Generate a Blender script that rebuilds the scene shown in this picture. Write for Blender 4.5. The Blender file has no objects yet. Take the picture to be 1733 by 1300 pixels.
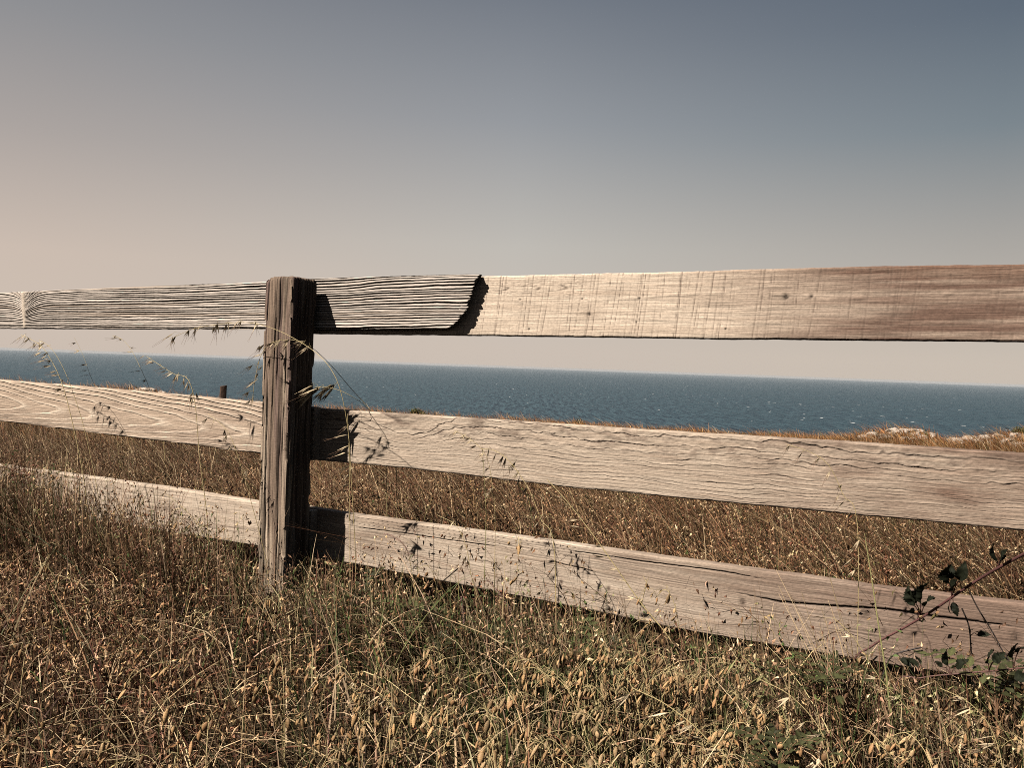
import bpy, math
import numpy as np

SC = bpy.context.scene
COL = SC.collection
R = math.radians
rng = np.random.default_rng(7)

# ------------------------------------------------------------------ camera
FPX, CX, CY = 1400.0, 866.5, 650.0
HORIZON, ROLL = 620.0, R(2.08)
PITCH = math.atan((CY - HORIZON) * math.cos(ROLL) / FPX)
CAM = np.array([0.0, 0.0, 1.0])
F0 = np.array([0, math.cos(PITCH), -math.sin(PITCH)])
R0 = np.array([1.0, 0, 0])
U0 = np.array([0, math.sin(PITCH), math.cos(PITCH)])
RV = math.cos(ROLL) * R0 + math.sin(ROLL) * U0
UV_ = math.cos(ROLL) * U0 - math.sin(ROLL) * R0
from mathutils import Matrix
cam_d = bpy.data.cameras.new('camera')
cam_d.sensor_width = 36.0
cam_d.lens = 36.0 * FPX / 1733.0
cam_d.clip_start = 0.05
cam_d.clip_end = 60000.0
cam = bpy.data.objects.new('camera', cam_d)
COL.objects.link(cam)
cam.matrix_world = Matrix(((RV[0], UV_[0], -F0[0], CAM[0]), (RV[1], UV_[1], -F0[1], CAM[1]),
                           (RV[2], UV_[2], -F0[2], CAM[2]), (0, 0, 0, 1)))
SC.camera = cam

# ------------------------------------------------------------------ sun, sky, exposure
SUN_DIR = np.array([-0.994, -0.610, 1.295]); SUN_DIR /= np.linalg.norm(SUN_DIR)
sun_d = bpy.data.lights.new('sun', 'SUN')
sun_d.energy = 5.0
sun_d.angle = R(0.5)
sun_d.color = (1.0, 0.93, 0.845)
sun = bpy.data.objects.new('sun', sun_d)
COL.objects.link(sun)
from mathutils import Vector
sun.rotation_euler = Vector(SUN_DIR).to_track_quat('Z', 'Y').to_euler()
sun.location = (-8, -4, 8)
EXPOSURE = 0.80
SC.view_settings.view_transform = 'Standard'
SC.view_settings.look = 'None'
SC.view_settings.gamma = 1.0
SC.view_settings.exposure = EXPOSURE


def lin(c):
    c = np.asarray(c, float) / 255.0
    return np.where(c <= 0.04045, c / 12.92, ((c + 0.055) / 1.055) ** 2.4)


class NT:
    """small helper round a node tree"""
    def __init__(self, tree):
        self.t = tree
        self.n = tree.nodes
        self.l = tree.links

    def new(self, kind, **kw):
        nd = self.n.new(kind)
        for k, v in kw.items():
            if k == 'inp':
                for kk, vv in v.items():
                    if isinstance(vv, bpy.types.NodeSocket):
                        self.l.new(vv, nd.inputs[kk])
                    else:
                        nd.inputs[kk].default_value = vv
            else:
                setattr(nd, k, v)
        return nd

    def math(self, op, a, b=0.0, clamp=False):
        nd = self.n.new('ShaderNodeMath'); nd.operation = op; nd.use_clamp = clamp
        for i, v in enumerate((a, b)):
            if isinstance(v, bpy.types.NodeSocket): self.l.new(v, nd.inputs[i])
            else: nd.inputs[i].default_value = v
        return nd.outputs[0]

    def maprange(self, v, a, b, c, d, smooth=False):
        nd = self.n.new('ShaderNodeMapRange')
        nd.interpolation_type = 'SMOOTHSTEP' if smooth else 'LINEAR'
        self.l.new(v, nd.inputs[0])
        for i, x in enumerate((a, b, c, d)): nd.inputs[i + 1].default_value = x
        return nd.outputs[0]

    def mix(self, fac, a, b, blend='MIX'):
        nd = self.n.new('ShaderNodeMix'); nd.data_type = 'RGBA'; nd.blend_type = blend
        for i, v in ((0, fac), (6, a), (7, b)):
            if isinstance(v, bpy.types.NodeSocket): self.l.new(v, nd.inputs[i])
            else: nd.inputs[i].default_value = v if i == 0 else (*v[:3], 1.0)
        return nd.outputs[2]

    def ramp(self, v, stops, interp='LINEAR'):
        nd = self.n.new('ShaderNodeValToRGB')
        cr = nd.color_ramp; cr.interpolation = interp
        while len(cr.elements) < len(stops): cr.elements.new(0.5)
        for e, (p, c) in zip(cr.elements, stops):
            e.position = p; e.color = (*c[:3], 1.0)
        self.l.new(v, nd.inputs[0])
        return nd.outputs[0]


world = bpy.data.worlds.new("World")
SC.world = world
world.use_nodes = True
world.node_tree.nodes.clear()
W = NT(world.node_tree)
wout = W.new('ShaderNodeOutputWorld')
bg = W.new('ShaderNodeBackground', inp={'Strength': 0.1})
W.l.new(bg.outputs[0], wout.inputs['Surface'])
sky = W.new('ShaderNodeTexSky')
sky.sky_type = 'NISHITA'
sky.sun_disc = False
sky.sun_elevation = math.asin(SUN_DIR[2])
sky.sun_rotation = math.atan2(SUN_DIR[0], SUN_DIR[1])
sky.dust_density = 3.0
tc = W.new('ShaderNodeTexCoord')
sep = W.new('ShaderNodeSeparateXYZ')
W.l.new(tc.outputs['Generated'], sep.inputs[0])
EX = 2.0 ** EXPOSURE


def skyramp(cols, zen, el):
    # elevations measured in the photograph: 1.2, 8.2, 16.4, 23.7 degrees, then on to the zenith
    st = []
    for e, c in zip((0.0, 1.2) + el, [cols[3], cols[3], cols[2], cols[1], cols[0]]):
        st.append((max(0, math.sin(R(e))), lin(c) / EX))
    st.append((math.sin(R(36)), lin(zen) / EX * 1.1))  # unseen upper sky, kept dark to limit the fill light
    st.append((0.85, lin(zen) / EX * 0.8))
    return W.ramp(sep.outputs[2], st, 'LINEAR')


rl = skyramp([(143, 143, 145), (171, 163, 158), (204, 188, 175), (206, 191, 178)], (62, 76, 98), (6.0, 13.0, 19.5))
rm = skyramp([(117, 123, 132), (150, 153, 157), (192, 187, 179), (205, 192, 180)], (50, 64, 88), (8.2, 16.4, 23.7))
rr = skyramp([(96, 107, 119), (123, 133, 139), (167, 163, 157), (203, 191, 178)], (44, 60, 84), (8.8, 15.1, 21.4))
hl = W.math('SQRT', W.math('ADD', W.math('MULTIPLY', sep.outputs[0], sep.outputs[0]),
                           W.math('MULTIPLY', sep.outputs[1], sep.outputs[1])))
sx = W.math('DIVIDE', sep.outputs[0], W.math('MAXIMUM', hl, 0.001))
sy = W.math('DIVIDE', sep.outputs[1], W.math('MAXIMUM', hl, 0.001))
c1 = W.mix(W.maprange(sx, -0.5, 0.0, 0, 1), rl, rm)
c2 = W.mix(W.maprange(sx, 0.0, 0.5, 0, 1), c1, rr)
# unseen sky to the sides and rear, darkened to hold down shadow fill
dim = W.maprange(sy, 0.80, -0.15, 1.0, 0.32, True)
c3 = W.mix(1.0, c2, (1, 1, 1), 'MULTIPLY')
vm = W.new('ShaderNodeVectorMath', operation='SCALE')
W.l.new(c2, vm.inputs[0]); W.l.new(W.math('MULTIPLY', dim, 10.0), vm.inputs['Scale'])
skymix = W.mix(0.025, vm.outputs[0], sky.outputs[0])
W.l.new(skymix, bg.inputs['Color'])

SC.render.engine = 'CYCLES'
cy = SC.cycles
cy.use_denoising = False
cy.pixel_filter_type = 'BLACKMAN_HARRIS'
cy.filter_width = 0.95
cy.max_bounces = 6
cy.diffuse_bounces = 0
cy.glossy_bounces = 2
cy.transmission_bounces = 2
cy.volume_bounces = 1
cy.transparent_max_bounces = 4
cy.sample_clamp_indirect = 4.0

# ------------------------------------------------------------------ helpers
_tab = np.random.default_rng(99).random(8192)


def _h(xi, yi, seed):
    return _tab[((xi * 73856093) ^ (yi * 19349663) ^ (seed * 83492791)) & 8191]


def vnoise(x, y, seed=0):
    x, y = np.broadcast_arrays(np.asarray(x, float), np.asarray(y, float))
    xi = np.floor(x).astype(np.int64); yi = np.floor(y).astype(np.int64)
    fx = x - xi; fy = y - yi
    fx = fx * fx * (3 - 2 * fx); fy = fy * fy * (3 - 2 * fy)
    a = _h(xi, yi, seed); b = _h(xi + 1, yi, seed)
    c = _h(xi, yi + 1, seed); d = _h(xi + 1, yi + 1, seed)
    return (a * (1 - fx) + b * fx) * (1 - fy) + (c * (1 - fx) + d * fx) * fy


def fbm(x, y, seed=0, o=4):
    s = 0; a = 0.5; tot = 0
    for k in range(o):
        s = s + a * vnoise(x, y, seed + k * 17); tot += a
        x = np.asarray(x) * 2.03; y = np.asarray(y) * 2.03; a *= 0.5
    return s / tot * 2 - 1


def sstep(a, b, x):
    t = np.clip((np.asarray(x, float) - a) / (b - a), 0, 1)
    return t * t * (3 - 2 * t)


def ray(px, py):
    return F0 + (px - CX) / FPX * RV + (CY - py) / FPX * UV_


# fence frame: origin at the post's near front corner, FU along the fence (towards us), FV away from us
d0 = ray(490, 640)
P0 = CAM + d0 / d0[1] * 3.19
P0[2] = 0.0
FANG = R(27.5)
FU = np.array([math.cos(FANG), -math.sin(FANG), 0.0])
FV = np.array([math.sin(FANG), math.cos(FANG), 0.0])


def at(px, py, v):
    """the point seen at a pixel on the vertical plane v metres behind the post's front face"""
    d = ray(px, py)
    k = (v - (CAM - P0) @ FV) / (d @ FV)
    return CAM + k * d


def uz(px, py, v):
    p = at(px, py, v)
    return (p - P0) @ FU, p[2]


def fpos(u, v, z):
    return P0 + u * FU + v * FV + np.array([0, 0, z])


def project(p):
    p = np.asarray(p) - CAM
    dep = p @ F0
    return CX + FPX * (p @ RV) / dep, CY - FPX * (p @ UV_) / dep, dep


def tag(o, label=None, cat=None, group=None, kind=None):
    if label: o['label'] = label
    if cat: o['category'] = cat
    if group: o['group'] = group
    if kind or cat: o['kind'] = kind or 'thing'
    return o


def mesh_obj(name, V, Fs, mat, parent=None, col=None, st=None, smooth=True, smooth_mask=None):
    """V (n,3); Fs list of arrays (each (m,k)); col (n,3) albedo; st (n,2) surface coordinates"""
    me = bpy.data.meshes.new(name)
    V = np.asarray(V, np.float32)
    if isinstance(Fs, np.ndarray): Fs = [Fs]
    Fs = [np.asarray(f, np.int32) for f in Fs if len(f)]
    loops = np.concatenate([f.ravel() for f in Fs])
    tot = np.concatenate([np.full(len(f), f.shape[1], np.int32) for f in Fs])
    start = np.concatenate([[0], np.cumsum(tot)[:-1]]).astype(np.int32)
    me.vertices.add(len(V)); me.vertices.foreach_set('co', V.ravel())
    me.loops.add(len(loops)); me.loops.foreach_set('vertex_index', loops)
    me.polygons.add(len(tot)); me.polygons.foreach_set('loop_start', start)
    me.polygons.foreach_set('loop_total', tot)
    sm = np.full(len(tot), smooth) if smooth_mask is None else smooth_mask
    me.polygons.foreach_set('use_smooth', sm)
    me.update(calc_edges=True)
    if col is not None:
        ca = me.attributes.new('Col', 'FLOAT_COLOR', 'POINT')
        c4 = np.ones((len(V), 4), np.float32); c4[:, :3] = col
        ca.data.foreach_set('color', c4.ravel())
    if st is not None:
        sa = me.attributes.new('st', 'FLOAT2', 'POINT')
        sa.data.foreach_set('vector', np.asarray(st, np.float32).ravel())
    me.materials.append(mat)
    o = bpy.data.objects.new(name, me)
    COL.objects.link(o)
    if parent is not None: o.parent = parent
    return o


class MB:
    def __init__(self):
        self.v = []; self.f = {}; self.c = []; self.n = 0

    def add(self, V, F, c):
        V = np.asarray(V, float); F = np.asarray(F, int)
        self.v.append(V)
        c = np.asarray(c, float)
        self.c.append(np.broadcast_to(c, (len(V), 3)))
        self.f.setdefault(F.shape[1], []).append(F + self.n)
        self.n += len(V)

    def build(self, name, mat, parent=None, origin=None, smooth=True):
        V = np.concatenate(self.v)
        if origin is not None: V = V - origin
        Fs = [np.concatenate(x) for x in self.f.values()]
        o = mesh_obj(name, V, Fs, mat, parent, np.concatenate(self.c), smooth=smooth)
        if origin is not None and parent is None: o.location = origin
        return o


def smoothpath(pts, n):
    pts = np.asarray(pts, float)
    if len(pts) == 2:
        t = np.linspace(0, 1, n)[:, None]
        return pts[0] * (1 - t) + pts[1] * t
    P = np.vstack([2 * pts[0] - pts[1], pts, 2 * pts[-1] - pts[-2]])
    seg = np.linalg.norm(np.diff(pts, axis=0), axis=1)
    cum = np.concatenate([[0], np.cumsum(seg)])
    out = []
    for s in np.linspace(0, cum[-1] * 0.99999, n):
        i = min(np.searchsorted(cum, s, 'right') - 1, len(pts) - 2)
        t = (s - cum[i]) / max(seg[i], 1e-9)
        p0, p1, p2, p3 = P[i], P[i + 1], P[i + 2], P[i + 3]
        out.append(0.5 * (2 * p1 + (p2 - p0) * t + (2 * p0 - 5 * p1 + 4 * p2 - p3) * t * t
                          + (3 * p1 - p0 - 3 * p2 + p3) * t ** 3))
    return np.array(out)


def tube(path, rad, sides=5, cap=False):
    path = np.asarray(path, float); n = len(path)
    rad = np.broadcast_to(np.asarray(rad, float), (n,))
    T = np.gradient(path, axis=0)
    T /= np.maximum(np.linalg.norm(T, axis=1), 1e-9)[:, None]
    ref = np.array([0.31, 0.77, 0.2])
    A = np.cross(T, ref); A /= np.linalg.norm(A, axis=1)[:, None]
    B = np.cross(T, A)
    a = np.arange(sides) * 2 * math.pi / sides
    V = path[:, None] + rad[:, None, None] * (np.cos(a)[None, :, None] * A[:, None] + np.sin(a)[None, :, None] * B[:, None])
    V = V.reshape(-1, 3)
    i = np.arange(n - 1)[:, None] * sides; j = np.arange(sides)[None]
    j2 = (j + 1) % sides
    Fq = np.stack([i + j, i + j2, i + sides + j2, i + sides + j], -1).reshape(-1, 4)
    return V, Fq


def ribbons(root, h, w, az, lean, droop, col, nseg=4, tipcol=None, wexp=1.6, waz=None):
    """N curved blades as ribbons"""
    N = len(root)
    t = np.linspace(0, 1, nseg + 1)
    dirv = np.stack([np.cos(az), np.sin(az), np.zeros(N)], 1)
    if waz is None: waz = rng.uniform(0, math.pi, N)
    wv = np.stack([np.cos(waz), np.sin(waz), np.zeros(N)], 1)
    c = root[:, None] + dirv[:, None] * (lean * h)[:, None, None] * (0.25 * t + 0.75 * t ** 2)[None, :, None]
    zz = h[:, None] * (t[None] - droop[:, None] * t[None] ** 3)
    c[..., 2] += zz
    ww = w[:, None] * np.maximum(1 - t[None] ** wexp, 0.12) * 0.5
    V = np.stack([c - wv[:, None] * ww[..., None], c + wv[:, None] * ww[..., None]], 2).reshape(-1, 3)
    k = (nseg + 1) * 2
    b = (np.arange(N) * k)[:, None] + (np.arange(nseg) * 2)[None]
    Fq = np.stack([b, b + 1, b + 3, b + 2], -1).reshape(-1, 4)
    if tipcol is None: tipcol = col
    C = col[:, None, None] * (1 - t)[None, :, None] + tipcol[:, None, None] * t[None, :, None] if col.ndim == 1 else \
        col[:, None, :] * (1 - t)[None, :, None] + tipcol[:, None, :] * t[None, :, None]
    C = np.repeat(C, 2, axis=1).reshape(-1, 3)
    tips = c[:, -1]
    return V, Fq, C, tips


# ------------------------------------------------------------------ materials
def mat_new(name):
    m = bpy.data.materials.new(name); m.use_nodes = True
    m.node_tree.nodes.clear()
    t = NT(m.node_tree)
    out = t.new('ShaderNodeOutputMaterial')
    return m, t, out


def wood_material(name, sx=5.0, sy=260.0, bump=0.25, amt=0.35):
    m, t, out = mat_new(name)
    p = t.new('ShaderNodeBsdfPrincipled', inp={'Roughness': 0.85, 'Specular IOR Level': 0.12})
    a = t.new('ShaderNodeAttribute', attribute_name='Col')
    st = t.new('ShaderNodeAttribute', attribute_name='st')
    mp = t.new('ShaderNodeMapping'); mp.inputs['Scale'].default_value = (sx, sy, 1)
    t.l.new(st.outputs['Vector'], mp.inputs[0])
    n1 = t.new('ShaderNodeTexNoise', inp={'Vector': mp.outputs[0], 'Scale': 1.0, 'Detail': 5.0, 'Roughness': 0.6})
    mp2 = t.new('ShaderNodeMapping'); mp2.inputs['Scale'].default_value = (90, 160, 1)
    t.l.new(st.outputs['Vector'], mp2.inputs[0])
    n2 = t.new('ShaderNodeTexNoise', inp={'Vector': mp2.outputs[0], 'Scale': 1.0, 'Detail': 4.0, 'Roughness': 0.7})
    f = t.maprange(n1.outputs[0], 0.3, 0.7, 1 - amt, 1 + amt * 0.6)
    f2 = t.maprange(n2.outputs[0], 0.3, 0.7, 1 - amt * 0.5, 1 + amt * 0.35)
    vm = t.new('ShaderNodeVectorMath', operation='SCALE')
    t.l.new(a.outputs['Color'], vm.inputs[0]); t.l.new(t.math('MULTIPLY', f, f2), vm.inputs['Scale'])
    t.l.new(vm.outputs[0], p.inputs['Base Color'])
    b = t.new('ShaderNodeBump', inp={'Strength': bump, 'Distance': 0.002,
                                     'Height': t.math('ADD', n1.outputs[0], t.math('MULTIPLY', n2.outputs[0], 0.5))})
    t.l.new(b.outputs[0], p.inputs['Normal'])
    t.l.new(p.outputs[0], out.inputs[0])
    return m


def leaf_material(name, rough=0.6, trans=0.22, spec=0.2, var=0.0):
    m, t, out = mat_new(name)
    a = t.new('ShaderNodeAttribute', attribute_name='Col')
    c = a.outputs['Color']
    if var:
        n = t.new('ShaderNodeTexNoise', inp={'Scale': 300.0, 'Detail': 2.0})
        g = t.new('ShaderNodeNewGeometry')
        t.l.new(g.outputs['Position'], n.inputs['Vector'])
        vm = t.new('ShaderNodeVectorMath', operation='SCALE')
        t.l.new(c, vm.inputs[0]); t.l.new(t.maprange(n.outputs[0], 0.3, 0.7, 1 - var, 1 + var), vm.inputs['Scale'])
        c = vm.outputs[0]
    p = t.new('ShaderNodeBsdfPrincipled', inp={'Roughness': rough, 'Specular IOR Level': spec, 'Base Color': c})
    if trans:
        tr = t.new('ShaderNodeBsdfTranslucent', inp={'Color': c})
        mx = t.new('ShaderNodeMixShader', inp={0: trans})
        t.l.new(p.outputs[0], mx.inputs[1]); t.l.new(tr.outputs[0], mx.inputs[2])
        t.l.new(mx.outputs[0], out.inputs[0])
    else:
        t.l.new(p.outputs[0], out.inputs[0])
    return m


M_RIDGE = wood_material('weathered_ridged_wood', 6, 300, 0.2, 0.25)
M_BOARD = wood_material('grey_board_wood', 6, 300, 0.6, 0.5)
M_POST = wood_material('dark_post_wood', 300, 6, 0.8, 0.5)
M_GRASS = leaf_material('dry_grass_blades', 0.65, 0.18, 0.2)
M_SEED = leaf_material('dry_seed_husks', 0.6, 0.15, 0.25, 0.2)
M_LEAF = leaf_material('green_leaf', 0.5, 0.2, 0.3, 0.15)
M_SHADELEAF = leaf_material('shaded_bramble_leaf', 0.7, 0.06, 0.1, 0.35)
M_CANE = leaf_material('bramble_bark', 0.55, 0.0, 0.3, 0.25)

# ------------------------------------------------------------------ the ground
BROW = np.array([(-400, 655), (0, 658), (250, 672), (440, 692), (650, 706), (800, 717), (950, 722), (1100, 733), (1250, 742), (1380, 747),
                 (1440, 744), (1490, 738), (1540, 734), (1575, 740), (1600, 752), (1630, 753), (1670, 748), (1700, 744), (1733, 742), (2100, 735)], float)
RB = 34.0
_bt = []
for px, py in BROW:
    d = ray(px, py); d = d / math.hypot(d[0], d[1])
    _bt.append((math.atan2(d[0], d[1]), 1.0 + d[2] * RB))
_bt = np.array(_bt)


def ground_z(x, y):
    x = np.asarray(x, float); y = np.asarray(y, float)
    r = np.hypot(x, y); th = np.arctan2(x, y)
    rb = RB + 2.5 * fbm(th * 9, 0.3, 5) + 160 * sstep(1.25, 1.9, np.abs(th))
    zb = np.interp(th, _bt[:, 0], _bt[:, 1]) + 0.10
    base = -0.037 * np.clip(r - 3.0, 0, RB - 3)
    z = base + (zb - (-0.037 * (RB - 3.0))) * sstep(10, RB, r)
    z = z + 0.05 * fbm(x * 0.5, y * 0.5, 3) * sstep(2, 8, r) + 0.02 * fbm(x * 2.5, y * 2.5, 4)
    over = np.clip(r - rb, 0, None)
    return np.maximum(z - over * 1.3 - 0.12 * np.minimum(over, 4) ** 2, -36.0)


def build_ground():
    rr_ = np.concatenate([np.linspace(0.05, 6, 50), np.geomspace(6.3, 30, 50), np.linspace(30.5, 60, 60), np.linspace(64, 260, 30)])
    th = np.linspace(-math.pi, math.pi, 521)[:-1]
    Rg, T = np.meshgrid(rr_, th, indexing='ij')
    X = Rg * np.sin(T); Y = Rg * np.cos(T)
    Z = ground_z(X, Y)
    V = np.stack([X, Y, Z], -1).reshape(-1, 3)
    n = len(th)
    i = np.arange(len(rr_) - 1)[:, None] * n; j = np.arange(n)[None]; j2 = (j + 1) % n
    Fq = np.stack([i + j, i + n + j, i + n + j2, i + j2], -1).reshape(-1, 4)
    V = np.vstack([V, [[0, 0, float(ground_z(0.0, 0.0))]]])
    Ft = np.stack([np.arange(n), (np.arange(n) + 1) % n, np.full(n, len(V) - 1)], -1)
    m, t, out = mat_new('dry_soil')
    g = t.new('ShaderNodeNewGeometry')
    n1 = t.new('ShaderNodeTexNoise', inp={'Vector': g.outputs['Position'], 'Scale': 3.0, 'Detail': 6.0})
    n2 = t.new('ShaderNodeTexNoise', inp={'Vector': g.outputs['Position'], 'Scale': 45.0, 'Detail': 5.0})
    n0 = t.new('ShaderNodeTexNoise', inp={'Vector': g.outputs['Position'], 'Scale': 0.35, 'Detail': 4.0})
    c = t.mix(t.maprange(n2.outputs[0], 0.35, 0.65, 0, 1), (0.02, 0.014, 0.009), (0.08, 0.052, 0.03))
    c = t.mix(t.maprange(n1.outputs[0], 0.4, 0.65, 0, 0.6), c, (0.10, 0.075, 0.035))
    c = t.mix(t.maprange(n0.outputs[0], 0.45, 0.65, 0, 0.4), c, (0.17, 0.10, 0.045))
    p = t.new('ShaderNodeBsdfPrincipled', inp={'Roughness': 0.95, 'Specular IOR Level': 0.05, 'Base Color': c})
    b = t.new('ShaderNodeBump', inp={'Strength': 0.7, 'Distance': 0.03, 'Height': n2.outputs[0]})
    t.l.new(b.outputs[0], p.inputs['Normal'])
    t.l.new(p.outputs[0], out.inputs[0])
    o = mesh_obj('ground', V, [Fq, Ft], m)
    tag(o, kind='structure')


build_ground()


def build_sea():
    S = 14000.0
    n = 48
    a = np.arange(n) * 2 * math.pi / n
    V = np.concatenate([[[0, 0, -30.0]], np.stack([S * np.sin(a), S * np.cos(a), np.full(n, -30.0)], 1)])
    Ft = np.stack([np.zeros(n, int), 1 + (np.arange(n) + 1) % n, 1 + np.arange(n)], 1)
    m, t, out = mat_new('sea_water')
    g = t.new('ShaderNodeNewGeometry')
    mp = t.new('ShaderNodeMapping'); mp.inputs['Scale'].default_value = (1, 0.10, 1); mp.inputs['Rotation'].default_value = (0, 0, R(12))
    t.l.new(g.outputs['Position'], mp.inputs[0])
    big = t.new('ShaderNodeTexNoise', inp={'Vector': mp.outputs[0], 'Scale': 0.006, 'Detail': 4.0, 'Roughness': 0.6})
    mid = t.new('ShaderNodeTexNoise', inp={'Vector': mp.outputs[0], 'Scale': 0.30, 'Detail': 6.0, 'Roughness': 0.8})
    mp3 = t.new('ShaderNodeMapping'); mp3.inputs['Scale'].default_value = (1, 0.3, 1)
    t.l.new(g.outputs['Position'], mp3.inputs[0])
    foam = t.new('ShaderNodeTexNoise', inp={'Vector': mp3.outputs[0], 'Scale': 0.17, 'Detail': 2.0, 'Roughness': 0.5})
    foam2 = t.new('ShaderNodeTexNoise', inp={'Vector': mp.outputs[0], 'Scale': 0.017, 'Detail': 1.0})
    c = t.mix(t.maprange(mid.outputs[0], 0.43, 0.57, 0, 1), (0.002, 0.014, 0.026), (0.038, 0.076, 0.094))
    c = t.mix(t.maprange(big.outputs[0], 0.35, 0.65, 0, 0.35), c, (0.018, 0.042, 0.052))
    f = t.math('ADD', t.maprange(foam.outputs[0], 0.5, 1.0, 0, 1), t.maprange(foam2.outputs[0], 0.3, 0.8, -0.05, 0.12))
    f = t.maprange(f, 0.50, 0.54, 0, 1)
    c = t.mix(f, c, (0.75, 0.75, 0.72))
    p = t.new('ShaderNodeBsdfPrincipled', inp={'Roughness': 0.5, 'Specular IOR Level': 0.14, 'Base Color': c})
    b = t.new('ShaderNodeBump', inp={'Strength': 0.9, 'Distance': 1.2, 'Height': mid.outputs[0]})
    t.l.new(b.outputs[0], p.inputs['Normal'])
    t.l.new(p.outputs[0], out.inputs[0])
    o = mesh_obj('sea', V, Ft, m, smooth=False)
    tag(o, kind='structure')


build_sea()


def build_haze():
    L = 13500.0
    z0, z1 = -37.0, 1.75
    V = np.array([(x, y, z) for x in (-L, L) for y in (-L, L) for z in (z0, z1)], float)
    Fq = np.array([(0, 1, 3, 2), (4, 6, 7, 5), (0, 4, 5, 1), (2, 3, 7, 6), (0, 2, 6, 4), (1, 5, 7, 3)])
    m = bpy.data.materials.new('sea_haze'); m.use_nodes = True
    m.node_tree.nodes.clear()
    t = NT(m.node_tree)
    out = t.new('ShaderNodeOutputMaterial')
    pv = t.new('ShaderNodeVolumePrincipled', inp={'Color': (0.63, 0.66, 0.69, 1), 'Density': 0.8e-4, 'Anisotropy': 0.0})
    t.l.new(pv.outputs[0], out.inputs['Volume'])
    o = mesh_obj('haze', V, Fq, m, smooth=False)
    tag(o, kind='stuff')


build_haze()

# ------------------------------------------------------------------ the fence
fence = bpy.data.objects.new('wooden_fence', None)
COL.objects.link(fence)
tag(fence, 'weathered three rail wooden fence with one dark square post standing in dry grass', 'fence')


def edge_fn(pts, v):
    q = np.array([uz(px, py, v) for px, py in pts])

    def fn(u):
        z = np.interp(u, q[:, 0], q[:, 1])
        s0 = (q[1, 1] - q[0, 1]) / (q[1, 0] - q[0, 0])
        s1 = (q[-1, 1] - q[-2, 1]) / (q[-1, 0] - q[-2, 0])
        z = np.where(u < q[0, 0], q[0, 1] + (u - q[0, 0]) * s0, z)
        return np.where(u > q[-1, 0], q[-1, 1] + (u - q[-1, 0]) * s1, z)
    return fn


def make_board(label, v, top, bot, uL, uR, fn, mat, thick=0.038, nu=500, nt=90, endfn=None, seed=0, edge=0.002):
    ft, fb = edge_fn(top, v), edge_fn(bot, v)
    a = np.linspace(0, 1, nu)[:, None]; t = np.linspace(0, 1, nt)[None, :]
    # finer rows at the two edges
    t = 0.5 - 0.5 * np.cos(math.pi * t) * (0.15) - (0.5 - t) * 0.85
    uend = np.full(nt, uR) if endfn is None else endfn(t[0])
    u = uL + a * (uend[None, :] - uL)
    zt = ft(u) + edge * fbm(u * 9, 0.5, seed + 1) + edge * 0.6 * fbm(u * 60, 0.2, seed + 2)
    zb = fb(u) + edge * fbm(u * 8, 3.5, seed + 3) + edge * 0.6 * fbm(u * 60, 7.2, seed + 4)
    H = zt - zb
    z = zb + t * H
    tm = t * H
    h, alb = fn(u, tm, H)
    e = np.minimum(tm, H - tm)
    h = h - 0.004 * np.exp(-(e / 0.003) ** 2) * (0.7 + 0.6 * vnoise(u * 40, tm * 10, seed))
    front = P0[None, None] + u[..., None] * FU + (v - h)[..., None] * FV
    front = front.copy(); front[..., 2] += z
    back_b = P0[None] + u[:, 0][:, None] * FU + (v + thick) * FV; back_b[:, 2] += zb[:, 0]
    back_t = P0[None] + u[:, -1][:, None] * FU + (v + thick) * FV; back_t[:, 2] += zt[:, -1]
    V = np.vstack([front.reshape(-1, 3), back_b, back_t])
    n0 = nu * nt
    i = np.arange(nu - 1)[:, None]; j = np.arange(nt - 1)[None]
    q = (i * nt + j)
    Ff = np.stack([q, q + nt, q + nt + 1, q + 1], -1).reshape(-1, 4)
    k = np.arange(nu - 1)
    bb, bt = n0 + k, n0 + nu + k
    Ftop = np.stack([k * nt + nt - 1, (k + 1) * nt + nt - 1, bt + 1, bt], -1)
    Fbot = np.stack([k * nt, bb, bb + 1, (k + 1) * nt], -1)
    Fback = np.stack([bb, bt, bt + 1, bb + 1], -1)
    endL = np.concatenate([np.arange(nt), [n0 + nu, n0]])[None]
    endR = np.concatenate([(nu - 1) * nt + np.arange(nt)[::-1], [n0 + nu - 1, n0 + 2 * nu - 1]])[None]
    Fs = [np.vstack([Ff, Ftop, Fbot, Fback]), endL, endR]
    sm = np.zeros(len(Fs[0]) + 2, bool); sm[:len(Ff)] = True
    c = np.vstack([alb.reshape(-1, 3), alb[:, 0] * 0.8, alb[:, -1] * 0.95])
    st = np.vstack([np.stack([u, tm + np.zeros_like(u)], -1).reshape(-1, 2),
                    np.stack([u[:, 0], tm[:, 0] - thick], -1), np.stack([u[:, -1], tm[:, -1] + thick], -1)])
    o = mesh_obj('rail', V, Fs, mat, fence, c, st, smooth_mask=sm)
    o['label'] = label
    return o


BEIGE = np.array([0.58, 0.476, 0.372])
PINK = np.array([0.42, 0.318, 0.236])
BROWN = np.array([0.19, 0.132, 0.10])
DARK = np.array([0.05, 0.037, 0.03])


def mixc(a, b, f):
    f = np.clip(np.asarray(f, float), 0, 1)[..., None]
    return a * (1 - f) + b * f


VL, VR = 0.172, 0.213      # front faces of the left hand and right hand rails

# -- top rail, left: deep weathered ridges, broken slanting end
U_SCAR = uz(40, 525, VL)[0]


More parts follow.
